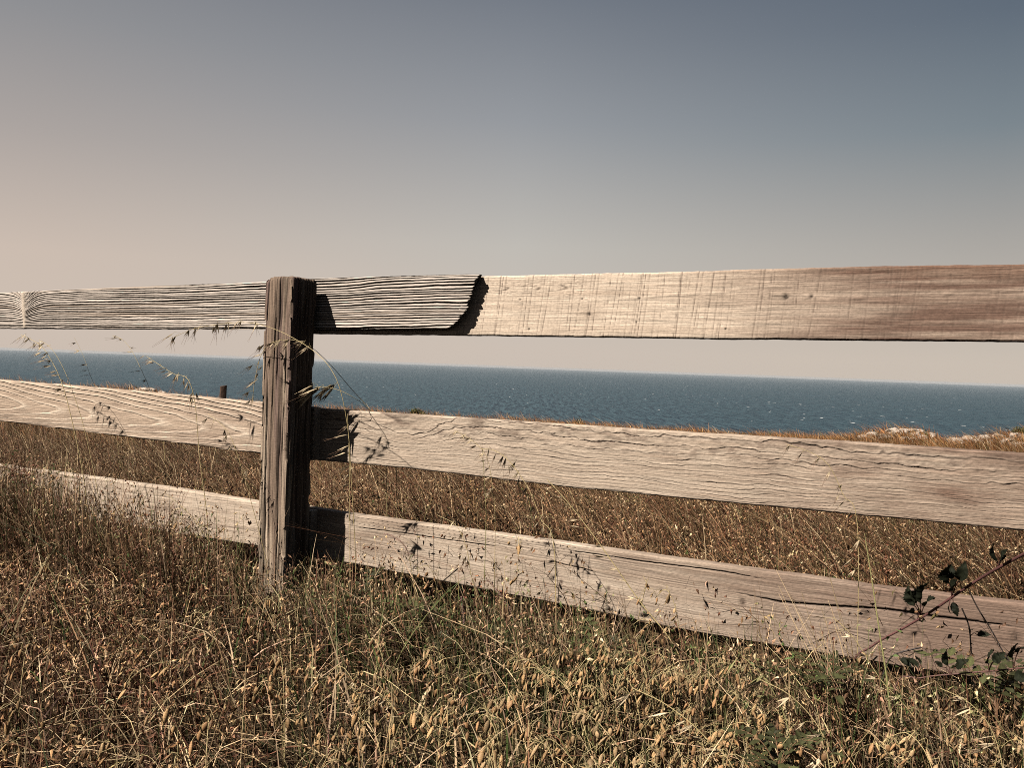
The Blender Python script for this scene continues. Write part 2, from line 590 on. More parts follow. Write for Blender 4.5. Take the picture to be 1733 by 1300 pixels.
def ridged(u, t, H):
    d = u - U_SCAR
    dip = 0.085 * np.exp(-np.abs(d) / 0.055) * sstep(0, 1, t / H * 1.3) * np.where(d > 0, 1.0, 0.6)
    flow = 0.006 * fbm(u * 1.3, t * 3, 11) + 0.012 * sstep(-0.35, 0.0, u) * (1 - sstep(0.0, 0.35, u)) * t / H
    Fp = (t + dip + flow) * 100 + 0.95 * fbm(u * 0.7, t * 26, 12) + 0.16 * fbm(u * 11, t * 90, 13)
    idx = np.floor(Fp); fr = Fp - idx
    am = 0.30 + 0.85 * vnoise(idx * 3.7, u * 0.9, 14)
    duty = 0.34 + 0.30 * vnoise(idx * 1.9, u * 1.1, 15)
    edgew = 0.16
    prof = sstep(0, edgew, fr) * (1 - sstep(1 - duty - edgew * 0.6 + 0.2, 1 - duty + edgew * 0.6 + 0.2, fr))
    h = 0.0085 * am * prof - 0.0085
    h = h + 0.0008 * fbm(u * 25, t * 200, 16)
    cut = sstep(0.62, 0.78, vnoise(u * 2.2, idx * 0.61 + 8, 18)) * 0.0015
    h = h - cut
    scar = np.exp(-((d + 0.02 * (t / H - 0.5)) / 0.016) ** 2)
    h = h * (1 - scar) + scar * (0.002 + 0.003 * fbm(u * 40, t * 30, 17))
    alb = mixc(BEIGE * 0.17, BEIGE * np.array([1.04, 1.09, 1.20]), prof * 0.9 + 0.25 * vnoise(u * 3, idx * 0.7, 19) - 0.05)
    alb = mixc(alb, PINK * 0.8, sstep(0.62, 0.85, vnoise(idx * 2.3, u * 0.8, 20)) * 0.6)
    return h, mixc(alb, BEIGE * 0.95, scar * 0.8)


_tip = [(808, 463), (806, 472), (800, 485), (795, 505), (787, 526), (776, 541), (764, 551), (752, 556)]
_tu = np.array([uz(px, py, VL) for px, py in _tip])
_tf = np.linspace(1, 0, len(_tip)); _tf = (_tu[:, 1] - _tu[-1, 1]) / (_tu[0, 1] - _tu[-1, 1])


def tip_end(t):
    b = np.interp(t, _tf[::-1], _tu[::-1, 0])
    return b + 0.007 * fbm(t * 45, 0.7, 31) + 0.024 * (vnoise(np.floor(t * 24) * 3.3, 0.5, 32) - 0.5)


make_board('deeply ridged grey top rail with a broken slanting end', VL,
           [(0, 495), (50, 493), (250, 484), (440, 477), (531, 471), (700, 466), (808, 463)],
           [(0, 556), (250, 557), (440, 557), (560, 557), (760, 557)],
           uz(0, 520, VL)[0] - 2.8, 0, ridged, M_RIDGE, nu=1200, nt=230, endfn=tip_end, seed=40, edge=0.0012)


# -- top rail, right: smooth sawn board
def knot(u, z, uc, zc, r, sy=1.0):
    return np.exp(-(((u - uc) / r) ** 2 + ((z - zc) * sy / r) ** 2))


def knots_at(v, pxs, botfn):
    return [(uz(px, py, v)[0], uz(px, py, v)[1]) for px, py in pxs]


def line_groove(u, z, pts, v, w):
    """a thin groove along a pixel polyline on plane v"""
    q = np.array([uz(px, py, v) for px, py in pts])
    zz = np.interp(u, q[:, 0], q[:, 1])
    inside = (u > q[0, 0]) & (u < q[-1, 0])
    wl = w * (0.4 + 1.2 * vnoise(u * 12, 0.5, 77))
    zz = zz + 0.002 * fbm(u * 25, 0.3, 78)
    f = np.clip((u - q[0, 0]) / (q[-1, 0] - q[0, 0]), 0, 1)
    wl = wl * (0.15 + 0.85 * np.clip(np.minimum(f, 1 - f) * 7, 0, 1))
    return np.exp(-((z - zz) / wl) ** 2) * inside * np.clip(np.minimum(f, 1 - f) * 14, 0, 1)


TR_TOP = [(530, 474), (830, 467), (1100, 461), (1300, 455), (1500, 450), (1733, 447)]
TR_BOT = [(530, 565), (810, 568), (1250, 574), (1733, 578)]
_trb = edge_fn(TR_BOT, VR)


def sawn(u, t, H):
    z = t + _trb(u)
    mark = np.zeros_like(u + t)
    r2 = np.random.default_rng(5)
    uu = 0.25
    while uu < 3.0:
        uu += r2.choice([0.008, 0.013, 0.02, 0.034]) * r2.uniform(0.6, 1.3)
        tilt = 0.02 + 0.01 * r2.uniform(-1, 1)
        st_ = r2.uniform(0.12, 1.0)
        w = r2.uniform(0.0009, 0.0019)
        mark = np.maximum(mark, st_ * np.exp(-((u - uu - tilt * (t / H - 0.5) - 0.003 * np.sin(t * 9)) / w) ** 2)
                          * (0.35 + 0.65 * sstep(0.25, 0.6, vnoise(t * 45 + uu * 9, uu * 50, 51))))
    c1u, c1z = uz(985, 487, VR)
    du = (c1u - u); dz = (z - c1z)
    Fc = (dz ** 2 * 2600 - np.clip(du, -0.5, 2) * 5.2) + 0.5 * fbm(u * 7, t * 40, 52)
    ring = np.abs(((Fc * 1.5) % 1) - 0.5) * 2
    cath = (1 - sstep(0.0, 0.24, ring)) * np.exp(-(dz / 0.03) ** 2) * sstep(-0.05, 0.03, du) * (1 - sstep(0.28, 0.5, du))
    gf = fbm(u * 2.5, t * 110, 53)
    dk = sstep(uz(1090, 500, VR)[0], uz(1600, 500, VR)[0], u + 0.22 * fbm(u * 1.5, t * 7, 54) + 0.15 * (t / H - 0.5))
    top = np.minimum(t * 0 + 1, 1)
    mid = sstep(1.1, 1.35, u) * np.exp(-((t / H - 0.62 + 0.05 * np.sin(u * 7)) / 0.025) ** 2)
    bumps = sstep(0.45, 0.75, vnoise(u * 30, 0.2, 55))
    h = 0.0006 * gf - 0.0019 * mark - 0.0013 * cath + 0.002 * mid * bumps + 0.0009 * fbm(u * 18, t * 60, 57) * dk
    kn = np.zeros_like(h)
    for (px, py, r) in ((997, 532, 0.006), (880, 507, 0.003), (985, 506, 0.003), (1082, 505, 0.004), (895, 557, 0.004), (1077, 545, 0.003),
                        (1228, 556, 0.003), (1330, 503, 0.008), (1373, 502, 0.006)):
        ku, kz = uz(px, py, VR)
        kn = np.maximum(kn, knot(u, z, ku, kz, r) * (0.6 + 0.8 * vnoise(u * 300, t * 300, 58)))
    ku, kz = uz(997, 532, VR)
    halo = knot(u, z, ku, kz, 0.035, 2.0)
    h = h - 0.003 * kn
    alb = mixc(BEIGE * 1.1, PINK * 1.15, 0.30 + 0.5 * gf)
    alb = mixc(alb, BROWN * np.array([0.85, 0.76, 0.74]), dk * (0.88 + 0.45 * fbm(u * 4, t * 90, 56)))
    alb = mixc(alb, np.array([0.16, 0.09, 0.06]), dk * sstep(0.72, 1.0, t / H + 0.15 * fbm(u * 5, 0.5, 59)) * 0.7)
    alb = mixc(alb, BROWN * 0.75, np.clip(mark * (0.95 - 0.25 * dk), 0, 1))
    alb = mixc(alb, BROWN * 0.6, cath * 0.75)
    alb = mixc(alb, PINK * 0.85, halo * 0.6)
    return h, mixc(alb, DARK, np.clip(kn, 0, 1))


make_board('smooth saw marked top rail turning red brown towards the right', VR, TR_TOP, TR_BOT,
           -0.12, uz(1733, 520, VR)[0] + 0.7, sawn, M_BOARD, nu=1100, nt=100, seed=60, edge=0.0016)

# -- middle rail, left: raised cathedral grain
ML_TOP = [(0, 643), (115, 652), (300, 668), (440, 681)]
ML_BOT = [(0, 713), (200, 738), (440, 768)]
_mlb = edge_fn(ML_BOT, VL)


def cathedral(u, t, H):
    uf = uz(60, 690, VL)[0]
    tt = t / H
    tc_ = 0.42 - 0.05 * (u - uf) + 0.03 * fbm(u * 1.6, 0.3, 61)
    y = (tt - tc_)
    yy = np.where(y > 0, y * 1.0, -y * 1.25)
    Fc = yy ** 1.7 * 10.0 + (u - uf) * 3.0 + 0.55 * fbm(u * 2.2, tt * 2.5, 62) + 0.12 * fbm(u * 12, tt * 12, 63)
    fr = Fc - np.floor(Fc)
    w = 0.095 + 0.05 * sstep(0.25, 0.6, y)
    line = np.exp(-((fr - 0.5) / w * 1.2) ** 2)
    line = np.maximum(line, 0.45 * np.exp(-((fr - 0.62) / w / 1.3) ** 2))
    gr = np.exp(-((fr - 0.5 + w * 1.4) / (w * 0.6)) ** 2)
    under = np.exp(-((fr - 0.5 - 0.28) / 0.1) ** 2)
    fine = fbm(u * 4, t * 220, 64)
    h = 0.0027 * line * (0.6 + 0.6 * sstep(0.1, 0.5, np.abs(y))) + 0.0006 * fine
    alb = mixc(PINK * 1.0, BEIGE * 1.12, line * 0.85 + 0.28 * fine)
    alb = mixc(alb, BROWN * 0.8, gr * 0.45 * sstep(0.0, 0.4, np.abs(y)))
    h = h - 0.0015 * gr + 0.0009 * fbm(u * 9, t * 260, 68)
    alb = mixc(alb, BROWN * 1.2, sstep(0.05, 0.5, fbm(u * 4, t * 20, 69)) * 0.30)
    chk = np.exp(-(((t / H * 9 + 0.5 * fbm(u * 3, t * 3, 66)) % 1 - 0.5) / 0.035) ** 2) * sstep(0.66, 0.8, vnoise(u * 5, np.floor(t / H * 9) * 4.1, 67))
    alb = mixc(alb, BROWN * 0.6, chk * 0.7)
    return h, alb


make_board('left middle rail with raised pale looping grain', VL, ML_TOP, ML_BOT,
           uz(0, 680, VL)[0] - 2.8, -0.02, cathedral, M_BOARD, nu=1100, nt=130, seed=70)

# -- middle rail, right: flowing dark grain
MR_TOP = [(525, 690), (590, 695), (866, 712), (1150, 731), (1450, 749), (1733, 768)]
MR_BOT = [(525, 778), (700, 794), (950, 824), (1280, 856), (1733, 899)]
_mrb = edge_fn(MR_BOT, VR)


def flowing(u, t, H):
    tt = t / H
    ub = uz(690, 740, VR)[0]
    swirl = 0.35 * np.exp(-((u - ub) / 0.16) ** 2) * sstep(0.15, 0.75, tt) - 0.16 * sstep(ub, ub + 0.6, u) * (1 - tt) * 0.0
    wob = 0.10 * fbm(u * 2.4, tt * 1.6, 81) + 0.045 * fbm(u * 9, tt * 4, 82) + 0.045 * fbm(u * 30, tt * 14, 88) * sstep(0.35, 0.8, tt)
    y = tt + swirl + wob - 0.06 * np.sin(u * 2.1) * tt
    dens = 22.5 * y - 8.5 * np.clip(y, 0, 1.5) ** 2.1
    fr = dens - np.floor(dens)
    idx = np.floor(dens)
    w = 0.05 + 0.045 * vnoise(u * 9, idx, 83)
    g = np.exp(-((fr - 0.5) / w) ** 2) * (0.35 + 0.9 * sstep(0.25, 0.6, vnoise(u * 6, idx * 5.1, 84)))
    lip = np.exp(-((fr - 0.5 - w * 1.4) / w) ** 2)
    fine = fbm(u * 5, t * 200, 85)
    patch = fbm(u * 7, tt * 5, 86)
    rough = sstep(0.40, 0.75, tt) * fbm(u * 34, t * 75, 87)
    h = -0.0018 * g + 0.0010 * lip + 0.0005 * fine + 0.0022 * rough
    saw = (np.sin(u * 900) * 0.5 + 0.5) * 0.0002
    h = h - saw
    alb = mixc(BEIGE * 0.88, PINK * 0.86, 0.5 + 0.55 * fine)
    dk = sstep(uz(1050, 790, VR)[0], uz(1750, 830, VR)[0], u + 0.30 * patch)
    alb = mixc(alb, BROWN * np.array([1.0, 0.92, 0.88]), dk * 0.98 * (0.75 + 0.5 * patch))
    alb = mixc(alb, BROWN * 0.8, sstep(0.1, 0.5, patch) * sstep(0.5, 0.9, tt) * 0.6)
    alb = mixc(alb, BROWN * 0.85, sstep(0.15, 0.55, rough) * 0.5)
    alb = mixc(alb, BROWN * 0.6, np.clip(g * 0.8, 0, 1))
    return h, mixc(alb, BEIGE * 0.95, lip * 0.3 * (1 - dk * 0.5))


make_board('right middle rail with wavy dark grain lines', VR, MR_TOP, MR_BOT,
           -0.12, uz(1733, 820, VR)[0] + 0.7, flowing, M_BOARD, nu=1200, nt=130, seed=80)

# -- bottom rail, left
BL_TOP = [(0, 787), (120, 803), (300, 828), (440, 851)]
BL_BOT = [(0, 861), (200, 888), (440, 926)]


def plain(u, t, H):
    g = fbm(u * 3, t * 90, 91)
    f2 = fbm(u * 6, t * 30, 92)
    fr = (t / H * 14 + 1.2 * fbm(u * 2, t * 12, 93)) % 1
    gr = np.exp(-((fr - 0.5) / 0.12) ** 2) * sstep(0.4, 0.7, vnoise(u * 8, t * 50, 94))
    h = 0.0008 * g - 0.0014 * gr
    alb = mixc(BEIGE * 1.0, PINK * 0.95, 0.5 + 0.5 * g)
    alb = mixc(alb, BROWN * 0.9, np.clip(0.5 * sstep(0.2, 0.6, f2) * np.exp(-((t / H - 0.5) / 0.25) ** 2) + gr * 0.6, 0, 1))
    return h, alb


make_board('left bottom rail half hidden by grass', VL, BL_TOP, BL_BOT,
           uz(0, 820, VL)[0] - 2.8, -0.02, plain, M_BOARD, nu=900, nt=70, seed=95)

# -- bottom rail, right: pricked rows of holes, long crack, knots
BR_TOP = [(520, 859), (575, 868), (900, 912), (1270, 964), (1500, 996), (1733, 1023)]
BR_BOT = [(520, 943), (570, 950), (950, 1024), (1180, 1072), (1500, 1125), (1733, 1162)]
_brb = edge_fn(BR_BOT, VR)


def cracked(u, t, H):
    z = t + _brb(u)
    tt = t / H
    g = fbm(u * 2.5, t * 120, 101)
    patch = fbm(u * 3, t * 9, 102)
    fr = (tt * 26 + 1.4 * fbm(u * 1.6, tt * 2.5, 103)) % 1
    gr = np.exp(-((fr - 0.5) / 0.16) ** 2) * sstep(0.42, 0.7, vnoise(u * 4, np.floor(tt * 26) * 3.1, 104))
    crack = np.zeros_like(u + t)
    for pts, w in ((((600, 893), (680, 902), (770, 916), (850, 926)), 0.0012),
                   (((960, 932), (1100, 952), (1220, 967), (1300, 982)), 0.0014),
                   (((1240, 1003), (1275, 1010), (1320, 1019), (1400, 1026), (1490, 1031), (1570, 1042), (1650, 1052), (1733, 1064)), 0.0030),
                   (((930, 950), (985, 962), (1010, 970)), 0.0012),
                   (((650, 968), (700, 975), (760, 990), (800, 1000)), 0.002)):
        crack = np.maximum(crack, line_groove(u, z, pts, VR, w))
    dots = np.zeros_like(crack)
    # rows of pricked holes just under the top edge
    dd = (H - t)
    per_u, per_t = 0.0235, 0.0115
    iu = np.round(u / per_u); row = np.round((dd - 0.012) / per_t)
    ok = (row >= 0) & (row <= 4) & (u > 0.18) & (u < 1.15) & (vnoise(iu * 7.3, row * 5.1, 105) > 0.25)
    off = 0.002 * (vnoise(iu * 3.1, row * 2.7, 106) - 0.5)
    dots = np.where(ok, np.exp(-(((u - iu * per_u - off - row * 0.004) / 0.0032) ** 2 + ((dd - 0.012 - row * per_t) / 0.0017) ** 2)), 0)
    row2 = ok * 0
    kn = np.zeros_like(crack); ringk = np.zeros_like(crack)
    for (px, py, r) in ((1257, 1020, 0.011), (1466, 1037, 0.016), (950, 986, 0.007), (1030, 997, 0.007), (1718, 1080, 0.014), (1195, 1028, 0.007), (1497, 1070, 0.007)):
        ku, kz = uz(px, py, VR)
        rr2 = np.sqrt(((u - ku) / r) ** 2 + ((z - kz) / r * 0.75) ** 2)
        kn = np.maximum(kn, np.exp(-rr2 ** 3))
        ringk = np.maximum(ringk, np.exp(-rr2 / 1.6) * (0.5 + 0.5 * np.sin(rr2 * 9)))
    h = 0.0007 * g - 0.0009 * gr - 0.007 * crack - 0.0022 * dots - 0.0018 * kn + 0.0008 * ringk
    dk = sstep(uz(1050, 1000, VR)[0], uz(1600, 1060, VR)[0], u + 0.25 * patch)
    alb = mixc(BEIGE * 0.90, PINK * 0.88, 0.5 + 0.6 * g + 0.5 * patch)
    alb = mixc(alb, BROWN * np.array([0.95, 0.88, 0.86]), dk * 0.88)
    alb = mixc(alb, BROWN * 0.8, np.clip(gr * 0.55 + 0.25 * sstep(0.15, 0.5, patch), 0, 1))
    alb = mixc(alb, BROWN * 0.62, np.clip(kn * 0.8, 0, 1))
    alb = mixc(alb, DARK * 1.3, np.clip(dots * 0.9, 0, 1))
    alb = mixc(alb, BROWN * 0.4, sstep(0.55, 0.95, ringk) * 0.8)
    return h, mixc(alb, DARK * 0.6, np.clip(crack, 0, 1))


make_board('right bottom rail with a long dark crack and rows of small holes', VR, BR_TOP, BR_BOT,
           -0.12, uz(1733, 1090, VR)[0] + 0.7, cracked, M_BOARD, nu=1300, nt=110, seed=110)


# -- the post
def build_post():
    S = 0.141
    npf = 56
    edge = []
    rc = 0.006
    # walk round the square: front (u from -S to 0), right, back, left
    t = np.linspace(0, 1, npf, endpoint=False)
    sides = [np.stack([-S + S * t, 0 * t], 1), np.stack([0 * t, S * t], 1), np.stack([-S * t, S + 0 * t], 1), np.stack([-S + 0 * t, S - S * t], 1)]
    nrm = [(0, -1), (1, 0), (0, 1), (-1, 0)]
    pts = np.vstack(sides); N = len(pts)
    nn = np.vstack([np.tile(n_, (npf, 1)) for n_ in nrm]).astype(float)
    per = np.arange(N) * (4 * S / N)
    cen = np.array([-S / 2, S / 2])
    dc = np.minimum(np.abs(((per + S / 2) % S) - S / 2), 1)      # distance to the nearest corner
    zt = uz(490, 466, 0)[1]
    z0 = -0.35
    nz = 340
    zz = np.linspace(0, 1, nz)
    zz = z0 + (zt - z0) * (1 - (1 - zz) ** 1.15)
    Zg, Pg = np.meshgrid(zz, per, indexing='ij')
    lean = 0.0
    sag = 0.012 * np.sin(Zg * 3)
    wob = 0.010 * fbm(Zg * 1.6, Pg * 6, 121)
    q = Pg + wob
    g1 = np.abs(fbm(q * 42, Zg * 1.3, 122, 3)); g1 = 1 - sstep(0.0, 0.22, g1)
    g2 = np.abs(fbm(q * 90, Zg * 3.0, 123, 2)); g2 = 1 - sstep(0.0, 0.22, g2)
    cr = np.zeros_like(q)
    for pc, w, a, b in ((0.030, 0.003, -0.3, 0.95), (0.055, 0.0022, 0.2, 1.3), (0.098, 0.003, 0.0, 0.8), (0.075, 0.002, 0.85, 1.35), (0.118, 0.002, 0.5, 1.1), (0.185, 0.002, 0.3, 1.2), (0.24, 0.002, 0, 1.0)):
        cr = np.maximum(cr, np.exp(-((q - pc - 0.006 * fbm(Zg * 2.3, pc * 90, 124)) / w) ** 2) * sstep(a, a + 0.1, Zg) * (1 - sstep(b - 0.1, b, Zg)))
    disp = -0.0045 * g1 - 0.0022 * g2 - 0.011 * cr + 0.003 * fbm(Pg * 20, Zg * 4, 125)
    chip = sstep(0.60, 0.75, vnoise(Zg * 16, np.round(Pg / S) * 3.3, 126))
    corner = np.exp(-(dc[None] / 0.007) ** 2)
    disp = disp - corner * (0.003 + 0.012 * chip)
    # worn top
    topd = zt - Zg
    disp = disp - 0.007 * np.exp(-topd / 0.006) * (0.3 + 1.3 * vnoise(Pg * 90, 0.4, 127))
    taper = 1 + 0.0 * Zg
    UVp = cen + (pts - cen)[None] * taper[..., None] + nn[None] * disp[..., None]
    # corners: push along the diagonal
    ztop_mod = -(0.005 * np.exp(-dc / 0.010) + 0.006 * vnoise(per * 90, 0.7, 128) + 0.010 * sstep(0.09, 0.14, np.abs(pts[:, 0])) * (pts[:, 1] < 0.02))
    Zm = Zg + ztop_mod[None] * sstep(zt - 0.05, zt, Zg)
    V = P0 + UVp[..., 0:1] * FU + UVp[..., 1:2] * FV
    V = V + np.stack([0 * Zm, 0 * Zm, Zm], -1)
    # slight lean measured against the picture's verticals
    leanu = LEAN * (Zm - 0.3)
    V = V + leanu[..., None] * FU
    V = V.reshape(-1, 3)
    # cap rings
    rings = []
    last = UVp[-1]; lz = Zm[-1]
    zr = []
    for k, s in enumerate((0.93, 0.82, 0.65, 0.45, 0.22)):
        p = cen + (last - cen) * s
        zk = lz * (s ** 3) + (zt + 0.006) * (1 - s ** 3) + 0.004 * fbm(p[:, 0] * 70, p[:, 1] * 70, 129) - 0.004
        w = P0 + p[:, 0:1] * FU + p[:, 1:2] * FV + (LEAN * (zk - 0.3))[:, None] * FU
        w = w.copy(); w[:, 2] = zk
        rings.append(w); zr.append(zk)
    V = np.vstack([V] + rings)
    rows = nz + len(rings)
    cpt = P0 + cen[0] * FU + cen[1] * FV + LEAN * (zt - 0.3) * FU; cpt = cpt.copy(); cpt[2] = zt + 0.002
    V = np.vstack([V, [cpt]])
    i = np.arange(rows - 1)[:, None] * N; j = np.arange(N)[None]; j2 = (j + 1) % N
    Fq = np.stack([i + j, i + j2, i + N + j2, i + N + j], -1).reshape(-1, 4)
    k = np.arange(N); Ft = np.stack([(rows - 1) * N + k, (rows - 1) * N + (k + 1) % N, np.full(N, rows * N)], -1)
    groove = np.clip(g1 * 0.7 + g2 * 0.4 + cr, 0, 1)
    base = np.array([0.235, 0.168, 0.122]); light = np.array([0.58, 0.455, 0.33]); dark = np.array([0.03, 0.021, 0.017])
    lf = sstep(0.02, 0.5, fbm(q * 35, Zg * 1.6, 130) + 0.25 * (1 - sstep(0.2, 0.9, Zg)))
    col = mixc(base, light, lf * 0.85)
    col = mixc(col, np.array([0.12, 0.07, 0.075]), sstep(0.2, 0.6, fbm(q * 25 + 7, Zg * 1.1, 131)) * 0.6)
    col = mixc(col, dark, groove * 0.85)
    C = np.vstack([col.reshape(-1, 3), np.tile(base * 0.9, (len(rings) * N + 1, 1))])
    st = np.vstack([np.stack([Pg, Zg], -1).reshape(-1, 2), np.tile([[0.05, 0.3]], (len(rings) * N + 1, 1)) + rng.uniform(0, .1, (len(rings) * N + 1, 2))])
    o = mesh_obj('post', V, [Fq, Ft], M_POST, fence, C, st)
    o['label'] = 'dark brown split square fence post'


LEAN = 0.0
build_post()


def batten():
    zt = uz(490, 466, 0)[1] - 0.05
    q = [(-0.105, 0.139), (-0.045, 0.139), (-0.045, VL + 0.003), (-0.105, VL + 0.003)]
    zz = np.linspace(0.05, zt, 30)
    V = np.vstack([[P0 + (a + 0.002 * fbm(z * 9, a * 50, 3)) * FU + b * FV + np.array([0, 0, z]) for a, b in q] for z in zz])
    i = np.arange(29)[:, None] * 4; j = np.arange(4)[None]; j2 = (j + 1) % 4
    F = np.stack([i + j, i + j2, i + 4 + j2, i + 4 + j], -1).reshape(-1, 4)
    mesh_obj('batten', V, [np.vstack([F, [[3, 2, 1, 0], [116, 117, 118, 119]]])], M_CANE, fence, np.tile([0.1, 0.07, 0.05], (len(V), 1)), smooth=False)


batten()


# ------------------------------------------------------------------ grass
STRAW = np.array([0.62, 0.45, 0.265]); TAN = np.array([0.40, 0.25, 0.135]); BRN = np.array([0.19, 0.115, 0.062])
RED = np.array([0.20, 0.095, 0.055]); GRN = np.array([0.085, 0.115, 0.035]); OLV = np.array([0.19, 0.18, 0.075])
PAL = np.array([STRAW, TAN, BRN, RED, GRN, OLV])
CANOPY = np.array([(-600, 750), (0, 768), (60, 782), (120, 812), (190, 850), (300, 878), (425, 912), (440, 985), (510, 990), (545, 940), (640, 950), (800, 986),
                   (950, 1010), (1180, 1058), (1300, 1066), (1400, 1076), (1500, 1095), (1733, 1126), (2300, 1180)], float)


def pal(n, probs):
    p = np.array(probs, float); p /= p.sum()
    k = rng.choice(len(PAL), n, p=p)
    return PAL[k] * rng.uniform(0.65, 1.25, (n, 1)) * (1 + rng.normal(0, 0.05, (n, 3)))


def vcoord(x, y):
    return (x - P0[0]) * FV[0] + (y - P0[1]) * FV[1]


def wedge(n, y0, y1, rl_, rr__):
    y = np.sqrt(rng.uniform(y0 ** 2, y1 ** 2, n)); x = y * rng.uniform(rl_, rr__, n)
    return x, y


def allow_h(x, y, z, slack):
    """how tall a stalk in front of the fence may grow without hiding more of the rails than in the photo"""
    p = np.stack([x, y, z], 1)
    px, py, dep = project(p)
    yc = np.interp(px, CANOPY[:, 0], CANOPY[:, 1])
    yc = yc + slack
    # height at which the stalk's tip projects to yc
    d = (F0[None] + ((px - CX) / FPX)[:, None] * RV + ((CY - yc) / FPX)[:, None] * UV_)
    zt = 1.0 + d[:, 2] * y / d[:, 1]
    return zt - z


class Mass:
    def __init__(self): self.V = []; self.F = []; self.C = []; self.n = 0

    def add(self, V, F, C):
        self.V.append(V); self.F.append(F + self.n); self.C.append(C); self.n += len(V)

    def build(self, name, mat, label):
        o = mesh_obj(name, np.concatenate(self.V), [np.concatenate(self.F)], mat, None, np.concatenate(self.C))
        tag(o, kind='stuff', label=label, cat='grass')
        return o


def flakes(tips, n, spread, drop, ln, wd, col):
    """little husks hung round the tips of the stalks; each a folded diamond"""
    N = len(tips) * n
    c = np.repeat(tips, n, 0) + rng.normal(0, 1, (N, 3)) * np.array([spread, spread, spread * 0.6])
    c[:, 2] -= rng.uniform(0, drop, N)
    ax = rng.normal(0, 0.75, (N, 3)); ax[:, 2] -= 0.9; ax[:, 0] -= 0.25
    ax /= np.linalg.norm(ax, axis=1)[:, None]
    sd = np.cross(ax, rng.normal(0, 1, (N, 3))); sd /= np.linalg.norm(sd, axis=1)[:, None]
    nm = np.cross(ax, sd)
    L = ln * rng.uniform(0.7, 1.3, N)[:, None]; Wd = wd * rng.uniform(0.7, 1.3, N)[:, None]
    v0 = c; v2 = c + ax * L; mid = c + ax * L * 0.45
    crl = nm * L * rng.uniform(-0.1, 0.35, N)[:, None]
    v2 = v2 - crl
    V = np.stack([v0 - crl * 0.5, mid + sd * Wd / 2 + nm * Wd * .25, v2, mid - sd * Wd / 2 + nm * Wd * .25, mid + nm * Wd * 0.55], 1).reshape(-1, 3)
    b = np.arange(N) * 5
    Fq = np.concatenate([np.stack([b, b + 1, b + 4, b + 4], 1)])
    F3 = np.concatenate([np.stack([b, b + 1, b + 4], 1), np.stack([b + 1, b + 2, b + 4], 1), np.stack([b + 2, b + 3, b + 4], 1), np.stack([b + 3, b, b + 4], 1)])
    C = np.repeat(np.repeat(col, n, 0) * rng.uniform(0.7, 1.3, (N, 1)), 5, 0)
    return V, F3, C


WIND = math.pi * 0.97     # stalks lean to the left of the picture


